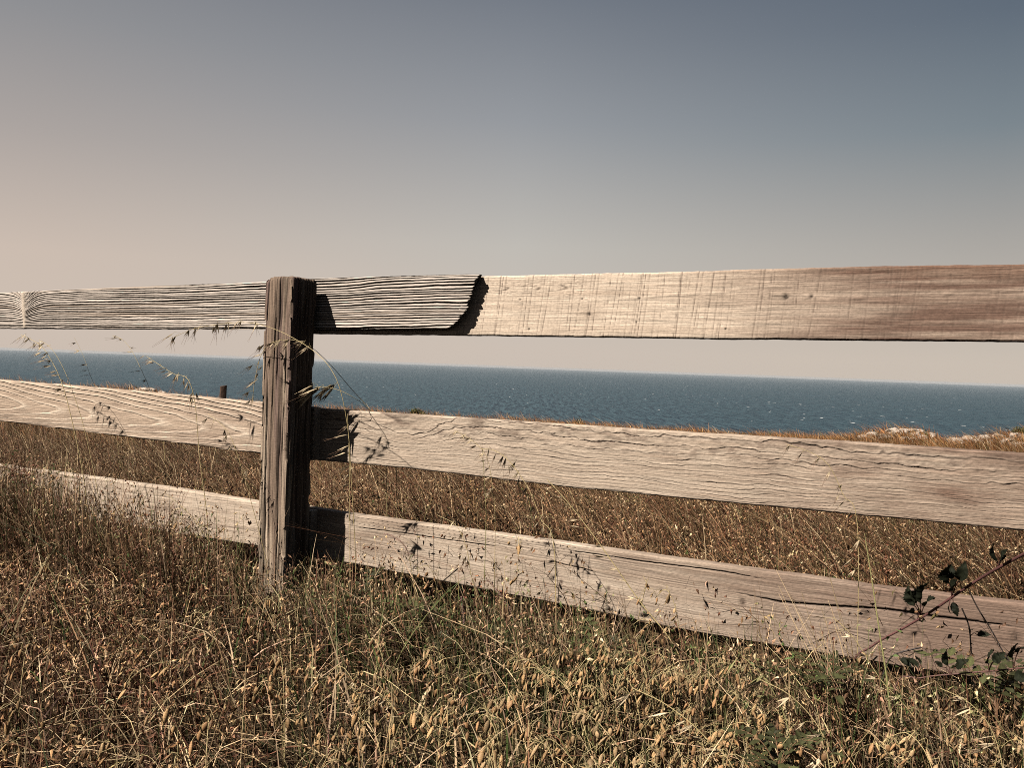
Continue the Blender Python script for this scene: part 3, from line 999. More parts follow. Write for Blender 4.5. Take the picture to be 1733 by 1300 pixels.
def front_grass():
    m = Mass()
    # undergrowth blades
    n = 40000
    x, y = wedge(n, 0.75, 5.2, -1.0, 0.95)
    v = vcoord(x, y)
    k = (v < 0.09) & ~((v > -0.02) & (np.abs((x - P0[0]) * FU[0] + (y - P0[1]) * FU[1] + .07) < 0.09)); x, y = x[k], y[k]; n = len(x)
    z = ground_z(x, y)
    h = rng.gamma(6, 0.032, n) + 0.05
    patch = fbm(x * 2.2, y * 2.2, 141)
    h *= 0.95 + 0.45 * patch
    al = allow_h(x, y, z, np.minimum(rng.uniform(-46, 55, n), 55))
    vv = vcoord(x, y)
    h = np.where(vv > -0.45, np.maximum(h, al * rng.uniform(0.8, 1.05, n)), h)
    h = np.clip(np.minimum(h, al), 0.03, 0.5)
    px, py, _ = project(np.stack([x, y, z], 1))
    left = 1 - sstep(250, 520, px)
    green = sstep(0.05, 0.5, fbm(x * 1.7, y * 1.7, 142)) * (1 - 0.7 * left)
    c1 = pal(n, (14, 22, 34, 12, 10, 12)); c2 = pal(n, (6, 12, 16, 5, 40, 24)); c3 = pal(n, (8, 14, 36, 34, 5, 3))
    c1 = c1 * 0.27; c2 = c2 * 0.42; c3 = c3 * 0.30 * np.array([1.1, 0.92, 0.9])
    lit = rng.random(n) < 0.11
    c1 = np.where(lit[:, None], STRAW * rng.uniform(0.8, 1.3, (n, 1)), c1); c2 = np.where(lit[:, None], STRAW * np.array([.9, 1, .8]) * rng.uniform(0.6, 1.1, (n, 1)), c2)
    c3 = np.where((rng.random(n) < 0.07)[:, None], STRAW * rng.uniform(0.7, 1.2, (n, 1)), c3)
    r = rng.random(n)
    col = np.where((r < green)[:, None], c2, np.where((r < green + left * 0.8)[:, None], c3, c1))
    w = rng.uniform(0.0024, 0.0060, n)
    wide = rng.random(n) < 0.06
    w = np.where(wide, w * 2.2, w)
    az = rng.normal(WIND, 1.3, n); lean = np.abs(rng.normal(0.55, 0.6, n)); droop = rng.uniform(0, 0.75, n)
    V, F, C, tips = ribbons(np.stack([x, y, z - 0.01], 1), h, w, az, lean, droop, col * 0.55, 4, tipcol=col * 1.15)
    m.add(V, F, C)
    # stout taller stalks, straw coloured and green, leaning every way
    n = 5200
    x, y = wedge(n, 0.85, 5.0, -1.0, 0.95); k = vcoord(x, y) < 0.05; x, y = x[k], y[k]; n = len(x)
    z = ground_z(x, y)
    px, py, _ = project(np.stack([x, y, z + 0.15], 1))
    left = 1 - sstep(250, 520, px)
    h = np.minimum(rng.uniform(0.20, 0.44, n), np.clip(allow_h(x, y, z, rng.uniform(-40, 70, n)), 0.05, 1))
    green = (rng.random(n) < 0.68 * sstep(420, 560, px) * (1 - sstep(1150, 1400, px)) + 0.12) & (fbm(x * 2.5, y * 2.5, 161) > -0.15)
    col = pal(n, (50, 26, 14, 8, 0, 4)) * rng.uniform(0.6, 1.15, (n, 1))
    col = np.where(green[:, None], pal(n, (2, 4, 6, 0, 48, 40)) * 0.85, col)
    col = np.where(((rng.random(n) < 0.6) & (rng.random(n) < left))[:, None], pal(n, (8, 20, 34, 38, 0, 4)) * 0.8, col)
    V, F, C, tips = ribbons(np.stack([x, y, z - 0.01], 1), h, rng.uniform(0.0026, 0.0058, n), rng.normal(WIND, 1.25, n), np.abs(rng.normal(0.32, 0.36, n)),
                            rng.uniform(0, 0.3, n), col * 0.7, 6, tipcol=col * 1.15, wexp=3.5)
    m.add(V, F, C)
    # the taller fringe standing right in front of the rails
    n = 8600
    uu = np.concatenate([rng.uniform(-3.2, 2.6, 5600), rng.uniform(-3.0, -0.2, 3000)]); vb = rng.uniform(-0.42, 0.07, n)
    k = ~((np.abs(uu + 0.07) < 0.12) & (vb > -0.12)); uu, vb = uu[k], vb[k]; n = len(uu)
    x = P0[0] + uu * FU[0] + vb * FV[0]; y = P0[1] + uu * FU[1] + vb * FV[1]
    k = y > 0.9; x, y = x[k], y[k]; n = len(x)
    z = ground_z(x, y)
    px0, _, _ = project(np.stack([x, y, z], 1))
    clump = 60 * fbm(x * 4.5, y * 4.5, 145)
    h = np.clip(allow_h(x, y, z, np.where(rng.random(n) < 0.12 + 0.12 * (px0 < 520), rng.uniform(-80, 0, n), rng.uniform(-16, 75, n)) + clump), 0.04, 0.6)
    px, _, _ = project(np.stack([x, y, z], 1))
    left = 1 - sstep(250, 520, px)
    col = np.where((rng.random(n) < left * 0.8)[:, None], pal(n, (12, 20, 34, 30, 2, 3)), pal(n, (18, 22, 24, 8, 14, 14))) * 0.8
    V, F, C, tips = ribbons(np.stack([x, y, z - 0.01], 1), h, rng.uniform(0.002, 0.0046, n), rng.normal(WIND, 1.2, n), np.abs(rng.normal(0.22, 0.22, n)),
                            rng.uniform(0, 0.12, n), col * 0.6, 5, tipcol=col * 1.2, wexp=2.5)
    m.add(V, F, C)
    sel = rng.random(n) < 0.25
    Vs, Fs, Cs = flakes(tips[sel], 6, 0.016, 0.09, 0.018, 0.0065, col[sel] * 1.35)
    fr = mesh_obj('fringe_seed_husks', Vs, [Fs], M_SEED, None, Cs, smooth=False)
    tag(fr, 'small dry husks on the grass fringe along the bottom rails', 'grass', kind='stuff')
    # bent and fallen straws
    n = 7000
    x, y = wedge(n, 0.8, 5.0, -1.0, 0.95); k = vcoord(x, y) < 0.05; x, y = x[k], y[k]; n = len(x)
    z = ground_z(x, y) + rng.uniform(0.02, 0.20, n)
    al = allow_h(x, y, z, rng.uniform(10, 80, n)); k = al > 0.02; x, y, z = x[k], y[k], z[k]; n = len(x)
    col = pal(n, (60, 25, 5, 5, 1, 4))
    V, F, C, _ = ribbons(np.stack([x, y, z], 1), rng.uniform(0.04, 0.12, n), rng.uniform(0.0022, 0.0046, n), rng.uniform(0, 6.28, n),
                         rng.uniform(1.0, 4.5, n), rng.uniform(0.3, 1.2, n), col, 3, wexp=3.0)
    m.add(V, F, C)
    o = m.build('foreground_grass', M_GRASS, 'tangled dry grass and straw growing in front of the fence')
    # seed husks over the mass
    n = 15000
    x, y = wedge(n, 0.9, 5.0, -1.0, 0.95)
    k = vcoord(x, y) < 0.03; x, y = x[k], y[k]
    px, py, _ = project(np.stack([x, y, 0 * x], 1))
    keep = rng.random(len(x)) < (0.22 + 0.78 * (1 - sstep(330, 700, px)))
    x, y = x[keep], y[keep]; n = len(x)
    z = ground_z(x, y)
    h = rng.uniform(0.14, 0.34, n)
    al = allow_h(x, y, z, rng.uniform(-34, 60, n)); h = np.minimum(h, al); k = h > 0.06
    x, y, z, h = x[k], y[k], z[k], h[k]; n = len(x)
    col = pal(n, (22, 25, 26, 25, 0, 2)) * np.array([0.98, 0.86, 0.78])
    ms = Mass()
    V, F, C, tips = ribbons(np.stack([x, y, z], 1), h, np.full(n, 0.0014), rng.normal(WIND, 1.0, n), np.abs(rng.normal(0.25, 0.2, n)), rng.uniform(0, 0.2, n), col * 0.6, 4, wexp=6)
    fl = rng.random(n) ** 2
    Vs, Fs, Cs = flakes(tips, 6, 0.016, 0.07, 0.019, 0.0060, col * (0.55 + 0.9 * fl)[:, None])
    V3 = np.concatenate([V, Vs]); Cc = np.concatenate([C, Cs])
    o = mesh_obj('quaking_grass', V3, [F, Fs + len(V)], M_SEED, None, Cc, smooth=False)
    tag(o, 'fine reddish brown seeding grass in the foreground', 'grass', kind='stuff')


def back_grass():
    m = Mass()
    for (n, y0, y1, w0, w1, seg, hh) in ((60000, 2.2, 9.0, 0.0024, 0.0052, 4, 1.0), (52000, 8.5, 20, 0.004, 0.008, 3, 1.0), (60000, 19, 37.5, 0.008, 0.016, 2, 0.9)):
        x, y = wedge(n, y0, y1, -0.98, 0.98)
        k = vcoord(x, y) > 0.27; x, y = x[k], y[k]; n = len(x)
        r = np.hypot(x, y); th = np.arctan2(x, y)
        z = ground_z(x, y)
        k = z > -2.6; x, y, z, r, th = x[k], y[k], z[k], r[k], th[k]; n = len(x)
        patch = fbm(x * 0.9, y * 0.5, 151)
        h = (rng.gamma(9, 0.028, n) + 0.06) * (1 + 0.75 * patch) * hh
        h = np.clip(h, 0.05, 0.5)
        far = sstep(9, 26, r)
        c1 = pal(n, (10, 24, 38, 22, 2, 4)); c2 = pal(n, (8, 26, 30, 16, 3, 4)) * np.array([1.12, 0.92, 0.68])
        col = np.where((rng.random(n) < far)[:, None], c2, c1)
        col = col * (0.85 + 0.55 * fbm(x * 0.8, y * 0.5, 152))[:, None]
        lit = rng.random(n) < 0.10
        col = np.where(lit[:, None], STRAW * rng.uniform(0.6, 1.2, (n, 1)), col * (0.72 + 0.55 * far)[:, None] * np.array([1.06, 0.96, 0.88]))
        az = rng.normal(WIND, 0.7, n); lean = np.abs(rng.normal(0.7, 0.45, n))
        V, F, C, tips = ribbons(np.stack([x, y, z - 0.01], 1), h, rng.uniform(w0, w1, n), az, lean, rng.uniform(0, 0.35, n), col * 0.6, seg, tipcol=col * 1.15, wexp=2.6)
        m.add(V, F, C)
        if y0 < 8:
            sel = rng.random(n) < 0.40
            Vs, Fs, Cs = flakes(tips[sel], 5, 0.025, 0.08, 0.020, 0.0075, col[sel] * 1.2)
            s = mesh_obj('meadow_seed_husks', Vs, [Fs], M_SEED, None, Cs, smooth=False)
            tag(s, 'small dry husks on the meadow grass behind the rails', 'grass', kind='stuff')
    m.build('meadow_grass', M_GRASS, 'brown wind combed meadow grass between the fence and the sea')


front_grass()
back_grass()
#STALKS

# ------------------------------------------------------------------ individual stalks in front of the rails
def glume(L, Wd, bend, col):
    """one husk: a narrow folded lens along +X"""
    t = np.array([0, 0.18, 0.42, 0.7, 1.0]); w = np.array([0.18, 0.8, 1.0, 0.55, 0.03]) * Wd / 2
    z = bend * L * t * t
    V = []; C = []
    for ti, wi, zi in zip(t, w, z):
        V += [(ti * L, -wi, zi), (ti * L, 0, zi + wi * 0.9), (ti * L, wi, zi)]
        C += [col * (0.75 + 0.3 * ti), col * 1.1, col * (0.75 + 0.3 * ti)]
    F = []
    for i in range(4):
        for j in range(2):
            a = i * 3 + j
            F.append((a, a + 1, a + 4, a + 3))
    return np.array(V), np.array(F), np.array(C)


def rotz(V, a):
    c, s = math.cos(a), math.sin(a)
    return V @ np.array([[c, s, 0], [-s, c, 0], [0, 0, 1]])


def frame_to(ax, roll):
    ax = ax / np.linalg.norm(ax)
    ref = np.array([0, 0, 1.0]) if abs(ax[2]) < 0.9 else np.array([0, 1.0, 0])
    y = np.cross(ref, ax); y /= np.linalg.norm(y)
    z = np.cross(ax, y)
    y2 = y * math.cos(roll) + z * math.sin(roll); z2 = np.cross(ax, y2)
    return np.array([ax, y2, z2])


STEMC = np.array([0.40, 0.31, 0.15]); GREENC = np.array([0.16, 0.17, 0.06])
HUSK = np.array([0.60, 0.47, 0.30])


def oat(label, pts, v, heads, rad=0.0013, col=STEMC, name='oat_stalk', husk=HUSK, cat='grass stalk', seed=0):
    r = np.random.default_rng(seed + 300)
    P = []
    for q in pts:
        vv = q[2] if len(q) > 2 else v
        P.append(at(q[0], q[1], vv))
    P = np.array(P)
    g = float(ground_z(P[0][0], P[0][1]))
    base = P[0] + (P[0] - P[1]) / max(np.linalg.norm(P[0] - P[1]), 1e-6) * 0.05
    base[2] = g - 0.02
    path = smoothpath(np.vstack([[base], P]), 46)
    n = len(path)
    mb = MB()
    V, F = tube(path, np.linspace(rad * 1.25, rad * 0.6, n), 5)
    mb.add(V, F, np.linspace(0, 1, n).repeat(5)[:, None] * (STEMC - col) * 0.4 + col)
    ped = []
    for (f0, f1, num, (dx, dy), Lpx) in heads:
        for k in range(num):
            f = f0 + (f1 - f0) * (k + r.uniform(0.1, 0.9)) / num
            i = min(int(f * (n - 1)), n - 2)
            p = path[i] + (path[i + 1] - path[i]) * (f * (n - 1) - i)
            dep = project(p)[2]
            L = Lpx / FPX * dep * r.uniform(0.75, 1.2)
            hv = FU * dx * r.uniform(0.6, 1.3) + np.array([0, 0, -dy * r.uniform(0.6, 1.3)]) + FV * r.normal(0, 0.35) * math.hypot(dx, dy)
            hv = hv / np.linalg.norm(hv)
            out = (FU * r.normal(-0.2, 0.6) + np.array([0, 0, r.uniform(-0.2, 0.8)]) + FV * r.normal(0, 0.5))
            q = p + out * L * 0.28
            e = q + hv * L * 0.12
            pv = smoothpath(np.array([p, q, e]), 6)
            V, F = tube(pv, 0.0005, 3); mb.add(V, F, col * 0.95)
            ped.append((e, hv, L))
    st = mb.build(name, M_CANE, None, origin=np.array([base[0], base[1], g]))
    tag(st, label, cat)
    for e, hv, L in ped:
        sb = MB()
        cc = husk * r.uniform(0.65, 1.15)
        spread = r.uniform(0.08, 0.30)
        Lg = L * 0.62
        for sgn in (1, -1):
            V, F, C = glume(Lg, Lg * 0.125, 0.06 * sgn, cc)
            V = rotz(V, sgn * spread)
            sb.add(V, F, C)
        V, F, C = glume(Lg * 0.8, Lg * 0.09, 0.0, cc * 0.75); sb.add(V, F, C)
        # the awns, bent half way
        for sgn in (1, -1):
            a = np.array([[Lg * 0.5, 0, 0.001 * sgn], [Lg * 1.0, sgn * Lg * 0.10, 0], [L * 1.15, sgn * L * (0.05 + 0.1 * r.random()), 0.004 * sgn]])
            V, F = tube(smoothpath(a, 6), np.linspace(0.0006, 0.0003, 6), 3); sb.add(V, F, np.array([0.22, 0.13, 0.08]))
        B = frame_to(hv, r.uniform(0, 6.28))
        Vs = [x @ B for x in sb.v]; sb.v = Vs
        o = sb.build('spikelet', M_SEED, st)
        o.location = Vector(e - np.array([base[0], base[1], g]))
    return st


def build_oats():
    oat('bushy oat stalk at the far left, heavy head bent left over the sea', [(152, 905), (140, 800), (119, 700), (104, 647), (88, 612), (68, 584), (36, 567)], -0.10,
        [(0.66, 0.80, 8, (-20, 6), 24), (0.80, 0.9, 8, (-16, 8), 22), (0.9, 1.0, 8, (-12, 14), 20)], 0.0017, seed=1)
    oat('thin bare oat stalk just right of the heavy far left one', [(172, 880), (146, 740), (122, 660), (103, 615), (85, 588), (66, 575)], -0.05,
        [(0.92, 1.0, 3, (-14, 6), 16)], 0.0013, seed=2)
    oat('slender oat stalk behind the middle rail, second from the left against the sea', [(200, 760), (178, 690), (160, 652), (150, 628), (140, 600), (126, 572)], 0.5,
        [(0.60, 0.98, 9, (-20, 3), 22)], 0.0010, seed=3)
    oat('oat stalk rising behind the middle rail midway between frame edge and post', [(278, 760), (256, 668), (240, 628), (222, 592), (206, 574), (190, 568)], 0.5,
        [(0.62, 0.78, 4, (-20, 4), 22), (0.85, 1.0, 5, (-20, 2), 20)], 0.0013, seed=4)
    oat('drooping oat head hanging over the left middle rail, dark shadow below it', [(352, 900), (338, 775), (331, 690), (323, 652), (313, 637), (296, 634), (272, 619), (248, 603)], -0.10,
        [(0.70, 0.84, 10, (-6, 20), 24), (0.84, 1.0, 9, (-18, 6), 20)], 0.0015, seed=5)
    oat('long oat stem arching over the post with its head under the left top rail',
        [(602, 960, -0.07), (594, 800, -0.08), (588, 720, -0.09), (572, 648, -0.1), (545, 606, -0.1), (505, 577, -0.1), (462, 556, -0.1), (420, 546, -0.1), (380, 548, -0.1), (330, 556, -0.1), (287, 574, -0.1)], -0.1,
        [(0.74, 1.0, 15, (-12, 20), 30)], 0.0013, seed=6)
    oat('oat stem bending over the post with a full head hanging against its left edge',
        [(668, 760, 0.33), (626, 694, 0.26), (596, 660, 0.2), (560, 618, 0.08), (530, 590, -0.05), (505, 577, -0.1), (472, 576, -0.12), (446, 592, -0.13), (432, 640, -0.14), (426, 690, -0.14)], -0.1,
        [(0.74, 0.99, 22, (-18, 14), 30)], 0.0014, seed=7)
    oat('large drooping oat head in front of the dark right side of the post',
        [(652, 745, 0.30), (622, 692, 0.22), (600, 674, 0.15), (575, 661, 0.12), (548, 655, 0.10), (522, 658, 0.07), (506, 668, 0.05)], 0.1,
        [(0.875, 1.0, 22, (-26, 22), 54)], 0.0013, seed=8)
    oat('upright oat stalk beside the post shadow crossing the right middle and bottom rails', [(592, 960), (592, 850), (591, 770), (588, 700)], -0.03,
        [(0.62, 0.95, 9, (-26, 12), 34)], 0.0016, seed=9)
    oat('dark drooping oat head in front of the right middle rail', [(938, 930), (916, 880), (898, 835), (881, 806), (862, 781), (838, 763), (815, 760)], -0.08,
        [(0.55, 0.97, 17, (-8, 26), 30)], 0.0015, husk=HUSK * 0.5, seed=10)
    oat('pale small oat head close to the top edge of the right middle rail', [(838, 905), (834, 830), (824, 775), (802, 748), (768, 728)], -0.02,
        [(0.66, 1.0, 11, (-12, 8), 22)], 0.0010, seed=11)
    oat('long diagonal oat stalk with paired husks crossing the right bottom rail', [(1150, 1112), (1078, 1012), (1012, 917), (962, 852), (926, 812)], -0.12,
        [(0.35, 1.0, 12, (-28, 3), 30)], 0.0018, seed=12)
    oat('thin oat stalk with dark husks on the right half of the middle rail', [(1452, 905), (1427, 838), (1402, 787), (1370, 765), (1330, 752)], -0.10,
        [(0.5, 1.0, 12, (-10, 16), 26)], 0.0010, husk=HUSK * 0.75, seed=13)
    oat('tall green stem without head rising in front of the right bottom rail', [(1512, 1290, -0.35), (1502, 1160, -0.3), (1490, 1080, -0.28), (1476, 985, -0.26), (1463, 903, -0.25)], -0.3,
        [(0.93, 1.0, 2, (-2, -10), 16)], 0.0022, col=GREENC, husk=np.array([.06, .07, .03]), seed=14)
    oat('low arching oat stalk in the bottom left corner', [(290, 1310, -0.9), (200, 1262, -0.9), (130, 1232, -0.9), (70, 1224, -0.9), (25, 1232, -0.9)], -0.9,
        [(0.45, 1.0, 8, (-20, 18), 36)], 0.0011, husk=HUSK * 0.85, seed=15)
    oat('oat stalk with open husks before the right bottom rail under the middle of the gap', [(830, 1075), (800, 985), (790, 930), (772, 890), (740, 872)], -0.1,
        [(0.6, 1.0, 7, (-10, 20), 26)], 0.0012, seed=16)
    oat('straw oat stalk with white husks low at the right in front of the bottom rail', [(1560, 1240, -0.3), (1490, 1150, -0.3), (1445, 1080, -0.3), (1410, 1045, -0.3)], -0.3,
        [(0.4, 1.0, 10, (-26, 2), 30)], 0.0013, seed=17)
    oat('thin green stem standing before the right middle rail left of centre', [(822, 905, -0.05), (822, 850, -0.05), (819, 800, -0.05), (817, 765, -0.05)], -0.05,
        [(0.9, 1.0, 2, (-4, -10), 16)], 0.0013, col=GREENC, husk=HUSK * 0.4, seed=18)
    oat('leaning oat stalk with few husks low on the left bottom rail', [(390, 985, -0.1), (360, 925, -0.1), (320, 870, -0.1), (280, 835, -0.1)], -0.1,
        [(0.5, 1.0, 8, (-16, 10), 26)], 0.0011, seed=19)
    oat('oat stalk with dark husks in front of the looping grain of the left middle rail', [(452, 960, -0.06), (425, 850, -0.08), (405, 780, -0.1), (385, 730, -0.1), (352, 700, -0.1)], -0.1,
        [(0.6, 1.0, 9, (-8, 20), 24)], 0.0012, husk=HUSK * 0.7, seed=20)

    oat('large pale oat stalk close to the camera below the middle of the bottom rail', [(1250, 1330, -0.9), (1195, 1250, -0.9), (1130, 1195, -0.9), (1070, 1165, -0.9)], -0.9,
        [(0.5, 1.0, 8, (-22, 12), 58)], 0.0013, husk=HUSK * 1.1, seed=21)
    oat('large oat stalk with straw husks close to the camera under the leaning straw tuft', [(1420, 1335, -0.8), (1390, 1240, -0.8), (1340, 1180, -0.8), (1285, 1150, -0.8)], -0.8,
        [(0.5, 1.0, 8, (-20, 18), 52)], 0.0013, husk=HUSK * 1.1, seed=22)
    oat('greenish oat stalk close to the camera left of the tall green stem', [(1345, 1320, -0.7), (1330, 1220, -0.7), (1295, 1150, -0.7), (1250, 1105, -0.7)], -0.7,
        [(0.5, 1.0, 7, (-16, 24), 56)], 0.0014, col=GREENC, husk=np.array([0.36, 0.33, 0.15]), seed=23)
    oat('oat stalk leaning left in the grass below the post foot', [(715, 1325, -0.9), (690, 1240, -0.9), (655, 1185, -0.9), (610, 1155, -0.9)], -0.9,
        [(0.5, 1.0, 7, (-20, 14), 48)], 0.0012, seed=24)
    oat('oat stalk with open husks in the lower right corner', [(1700, 1330, -0.5), (1680, 1240, -0.5), (1640, 1190, -0.5), (1590, 1165, -0.5)], -0.5,
        [(0.5, 1.0, 8, (-22, 10), 44)], 0.0013, seed=25)


build_oats()


# spikes of dog's-tail-like grass
def spike(label, pts, v, headlen, wd, colh, seed):
    r = np.random.default_rng(seed)
    P = np.array([at(q[0], q[1], v) for q in pts])
    g = float(ground_z(P[0][0], P[0][1]))
    base = P[0].copy(); base[2] = g - 0.02
    path = smoothpath(np.vstack([[base], P]), 30)
    mb = MB(); V, F = tube(path, np.linspace(0.0016, 0.0008, 30), 5); mb.add(V, F, STEMC * 0.8)
    st = mb.build('spike_grass', M_CANE, None, origin=np.array([base[0], base[1], g]))
    tag(st, label, 'grass stalk')
    k = int(30 * (1 - headlen))
    hp = smoothpath(path[k:], 26)
    hb = MB()
    for i, p in enumerate(hp[:-1]):
        f = i / 25
        wr = wd * (math.sin(math.pi * min(1, f * 0.92 + 0.08)) ** 0.5)
        T = hp[i + 1] - p; T /= np.linalg.norm(T)
        for j in range(6):
            a = j * 1.047 + i * 0.5 + r.uniform(-.2, .2)
            B = frame_to(T, a)
            ax = T * 1.0 + B[1] * 0.55
            V, F, C = glume(wd * 2.6, wd * 0.8, 0.1, colh * r.uniform(0.7, 1.25))
            V = V @ frame_to(ax, a) + p + B[1] * wr * 0.5
            hb.add(V, F, C)
    o = hb.build('seed_head', M_SEED, st, origin=np.array([base[0], base[1], g]))
    return st


MAUVE = np.array([0.30, 0.17, 0.165])
spike('mauve grass spike in the grass right of the post foot', [(560, 1180), (553, 1130), (540, 1075), (521, 1030)], -0.35, 0.42, 0.0032, MAUVE, 1)
spike('slim mauve spike nodding over the right bottom rail near the post', [(715, 1080), (700, 985), (688, 930), (668, 910), (650, 903)], -0.12, 0.30, 0.0022, MAUVE * 0.9, 2)
spike('brown spike leaning left below the right bottom rail', [(880, 1080), (862, 1030), (845, 1005), (822, 978)], -0.12, 0.45, 0.0026, MAUVE * 0.7, 3)
spike('pinkish spike standing in the grass below the middle of the bottom rail', [(782, 1180), (786, 1110), (786, 1060), (780, 1010)], -0.25, 0.35, 0.0026, MAUVE * 1.2, 4)
spike('reddish spike at the left in the grass before the bottom rail', [(200, 1180), (190, 1130), (175, 1090), (160, 1062)], -0.4, 0.4, 0.0026, MAUVE * 0.9, 5)
spike('pale spike leaning left in the lower left grass', [(200, 1250), (165, 1205), (130, 1185), (60, 1172)], -0.7, 0.5, 0.0026, HUSK * 0.75, 6)


# ------------------------------------------------------------------ rattlesnake grass
def briza_spikelet(L, Wd, col, r):
    n, sides = 15, 8
    t = np.linspace(0, 1, n)
    prof = np.sin(math.pi * np.clip(t * 0.96 + 0.02, 0, 1)) ** 0.62 * (1.08 - 0.35 * t)
    saw = (t * 6.5) % 1
    rad = prof * (0.82 + 0.24 * (1 - saw))
    a = np.arange(sides) * 2 * math.pi / sides
    V = np.stack([np.broadcast_to((t * L)[:, None], (n, sides)), rad[:, None] * np.cos(a)[None] * Wd / 2, rad[:, None] * np.sin(a)[None] * Wd * 0.30], -1).reshape(-1, 3)
    i = np.arange(n - 1)[:, None] * sides; j = np.arange(sides)[None]; j2 = (j + 1) % sides
    F = np.stack([i + j, i + j2, i + sides + j2, i + sides + j], -1).reshape(-1, 4)
    C = (col[None] * (0.62 + 0.6 * (1 - saw))[:, None])[:, None].repeat(sides, 1).reshape(-1, 3)
    return V, F, C


def make_briza(seed, big=1.0):
    r = np.random.default_rng(seed + 900)
    h = 0.26
    lean = r.uniform(0.2, 0.6); az = math.pi + r.normal(0, 0.8)
    dv = np.array([math.cos(az), math.sin(az), 0])
    pts = np.array([[0, 0, -0.02], dv * 0.02 * lean + [0, 0, h * 0.45], dv * 0.07 * lean + [0, 0, h * 0.85], dv * 0.16 * lean + [0, 0, h * 1.0], dv * 0.26 * lean + [0, 0, h * 0.93]])
    path = smoothpath(pts, 26)
    mb = MB()
    V, F = tube(path, np.linspace(0.0014, 0.0006, 26), 4)
    mb.add(V, F, STEMC * r.uniform(0.7, 1.1))
    heads = []
    nsp = int(r.integers(4, 8))
    for k in range(nsp):
        f = 0.62 + 0.38 * (k + 0.5) / nsp
        i = min(int(f * 25), 24); p = path[i]
        q = p + np.array([r.normal(0, 0.010), r.normal(0, 0.010), 0.006 + 0.006 * r.random()])
        e = q + np.array([r.normal(0, 0.008) - 0.004, r.normal(0, 0.008), -0.012 * r.uniform(0.6, 1.6)])
        V, F = tube(smoothpath(np.array([p, q, e]), 6), 0.00045, 3); mb.add(V, F, STEMC)
        heads.append(e)
    st = mb.build('rattlesnake_grass', M_CANE)
    base = [np.array([0.58, 0.375, 0.17]), np.array([0.48, 0.285, 0.13]), np.array([0.64, 0.45, 0.23])][seed % 3]
    for e in heads:
        V, F, C = briza_spikelet(0.025 * r.uniform(0.6, 1.2) * big, 0.0128 * r.uniform(0.7, 1.15) * big, base * np.array([0.95, 0.9, 0.92]) * r.uniform(0.4, 1.1), r)
        ax = np.array([r.normal(-0.15, 0.38), r.normal(0, 0.38), -1.0])
        V = V @ frame_to(ax, r.uniform(-0.8, 0.8)) + 0
        sb = MB(); sb.add(V, F, C)
        o = sb.build('spikelet', M_SEED, st)
        o.location = Vector(e)
    return st


def copy_tree(o):
    c = o.copy(); COL.objects.link(c)
    for ch in o.children:
        d = ch.copy(); COL.objects.link(d); d.parent = c
    return c


def build_briza():
    protos = [make_briza(s) for s in range(14)]
    used = set()
    r = np.random.default_rng(31)

    def put(px, py, v=None, first=None, hh=None, label=None):
        k = int(r.integers(0, 14)) if first is None else first
        src = protos[k]
        o = src if k not in used else copy_tree(src)
        used.add(k)
        rz = r.normal(0, 1.1)
        if v is None:
            z = r.uniform(0.23, 0.33)
            d = ray(px, py); t = (z - 1.0) / d[2]; p = CAM + d * t
        else:
            p = at(px, py, v)
        g = float(ground_z(p[0], p[1]))
        sc = max(0.35, (p[2] - g) / 0.265)
        o.location = (p[0], p[1], g); o.rotation_euler = (r.normal(0, .14), r.normal(0, .14), rz)
        s2 = min(sc, 1.1)
        o.scale = (s2, s2, sc)
        for ch in o.children:
            q = r.uniform(0.7, 1.1); ch.scale = (q / s2, q / s2, q / sc)
        if label:
            tag(o, label, 'grass stalk')
        else:
            tag(o, 'straw brown nodding husks of quaking grass among the foreground grass', 'grass stalk', 'rattlesnake grass stalks in the foreground')
        return o

    put(868, 905, -0.1, 0, label='rattlesnake grass sprig hanging before the top edge of the right bottom rail')
    put(1055, 962, -0.1, 1, label='rattlesnake grass sprig with dark husks on the middle of the right bottom rail')
    put(1168, 1000, -0.1, 2, label='rattlesnake grass sprig on the right bottom rail left of the round knot')
    put(1105, 1035, -0.15, 3, label='rattlesnake grass sprig at the lower edge of the right bottom rail')
    put(745, 952, -0.1, 4, label='single rattlesnake grass sprig on the lower left of the right bottom rail')
    put(1338, 1085, -0.2, 5, label='pale rattlesnake grass sprig just below the bottom rail beside the leaning straw tuft')
    put(345, 875, -0.1, 6, label='rattlesnake grass sprig on the left bottom rail midway to the post')
    put(215, 838, -0.1, 7, label='rattlesnake grass sprig above the grass at the left bottom rail')
    n = 0
    cl = [(r.normal(1030, 290), r.uniform(1075, 1320)) for _ in range(30)]
    while n < 210:
        u = r.random()
        if u < 0.72:
            cc = cl[int(r.integers(0, 30))]
            px, py = r.normal(cc[0], 42), r.normal(cc[1], 20)
        elif u < 0.86:
            px, py = r.uniform(1200, 1740), r.uniform(1120, 1330)
        else:
            px, py = r.uniform(0, 560), r.uniform(905, 1310)
        if not (0 < px < 1760): continue
        cyl = np.interp(px, CANOPY[:, 0], CANOPY[:, 1])
        if py < cyl + 12: continue
        z = 0.2
        d = ray(px, py); p = CAM + d * ((z - 1) / d[2])
        if vcoord(p[0], p[1]) > -0.08: continue
        put(px, py); n += 1


build_briza()


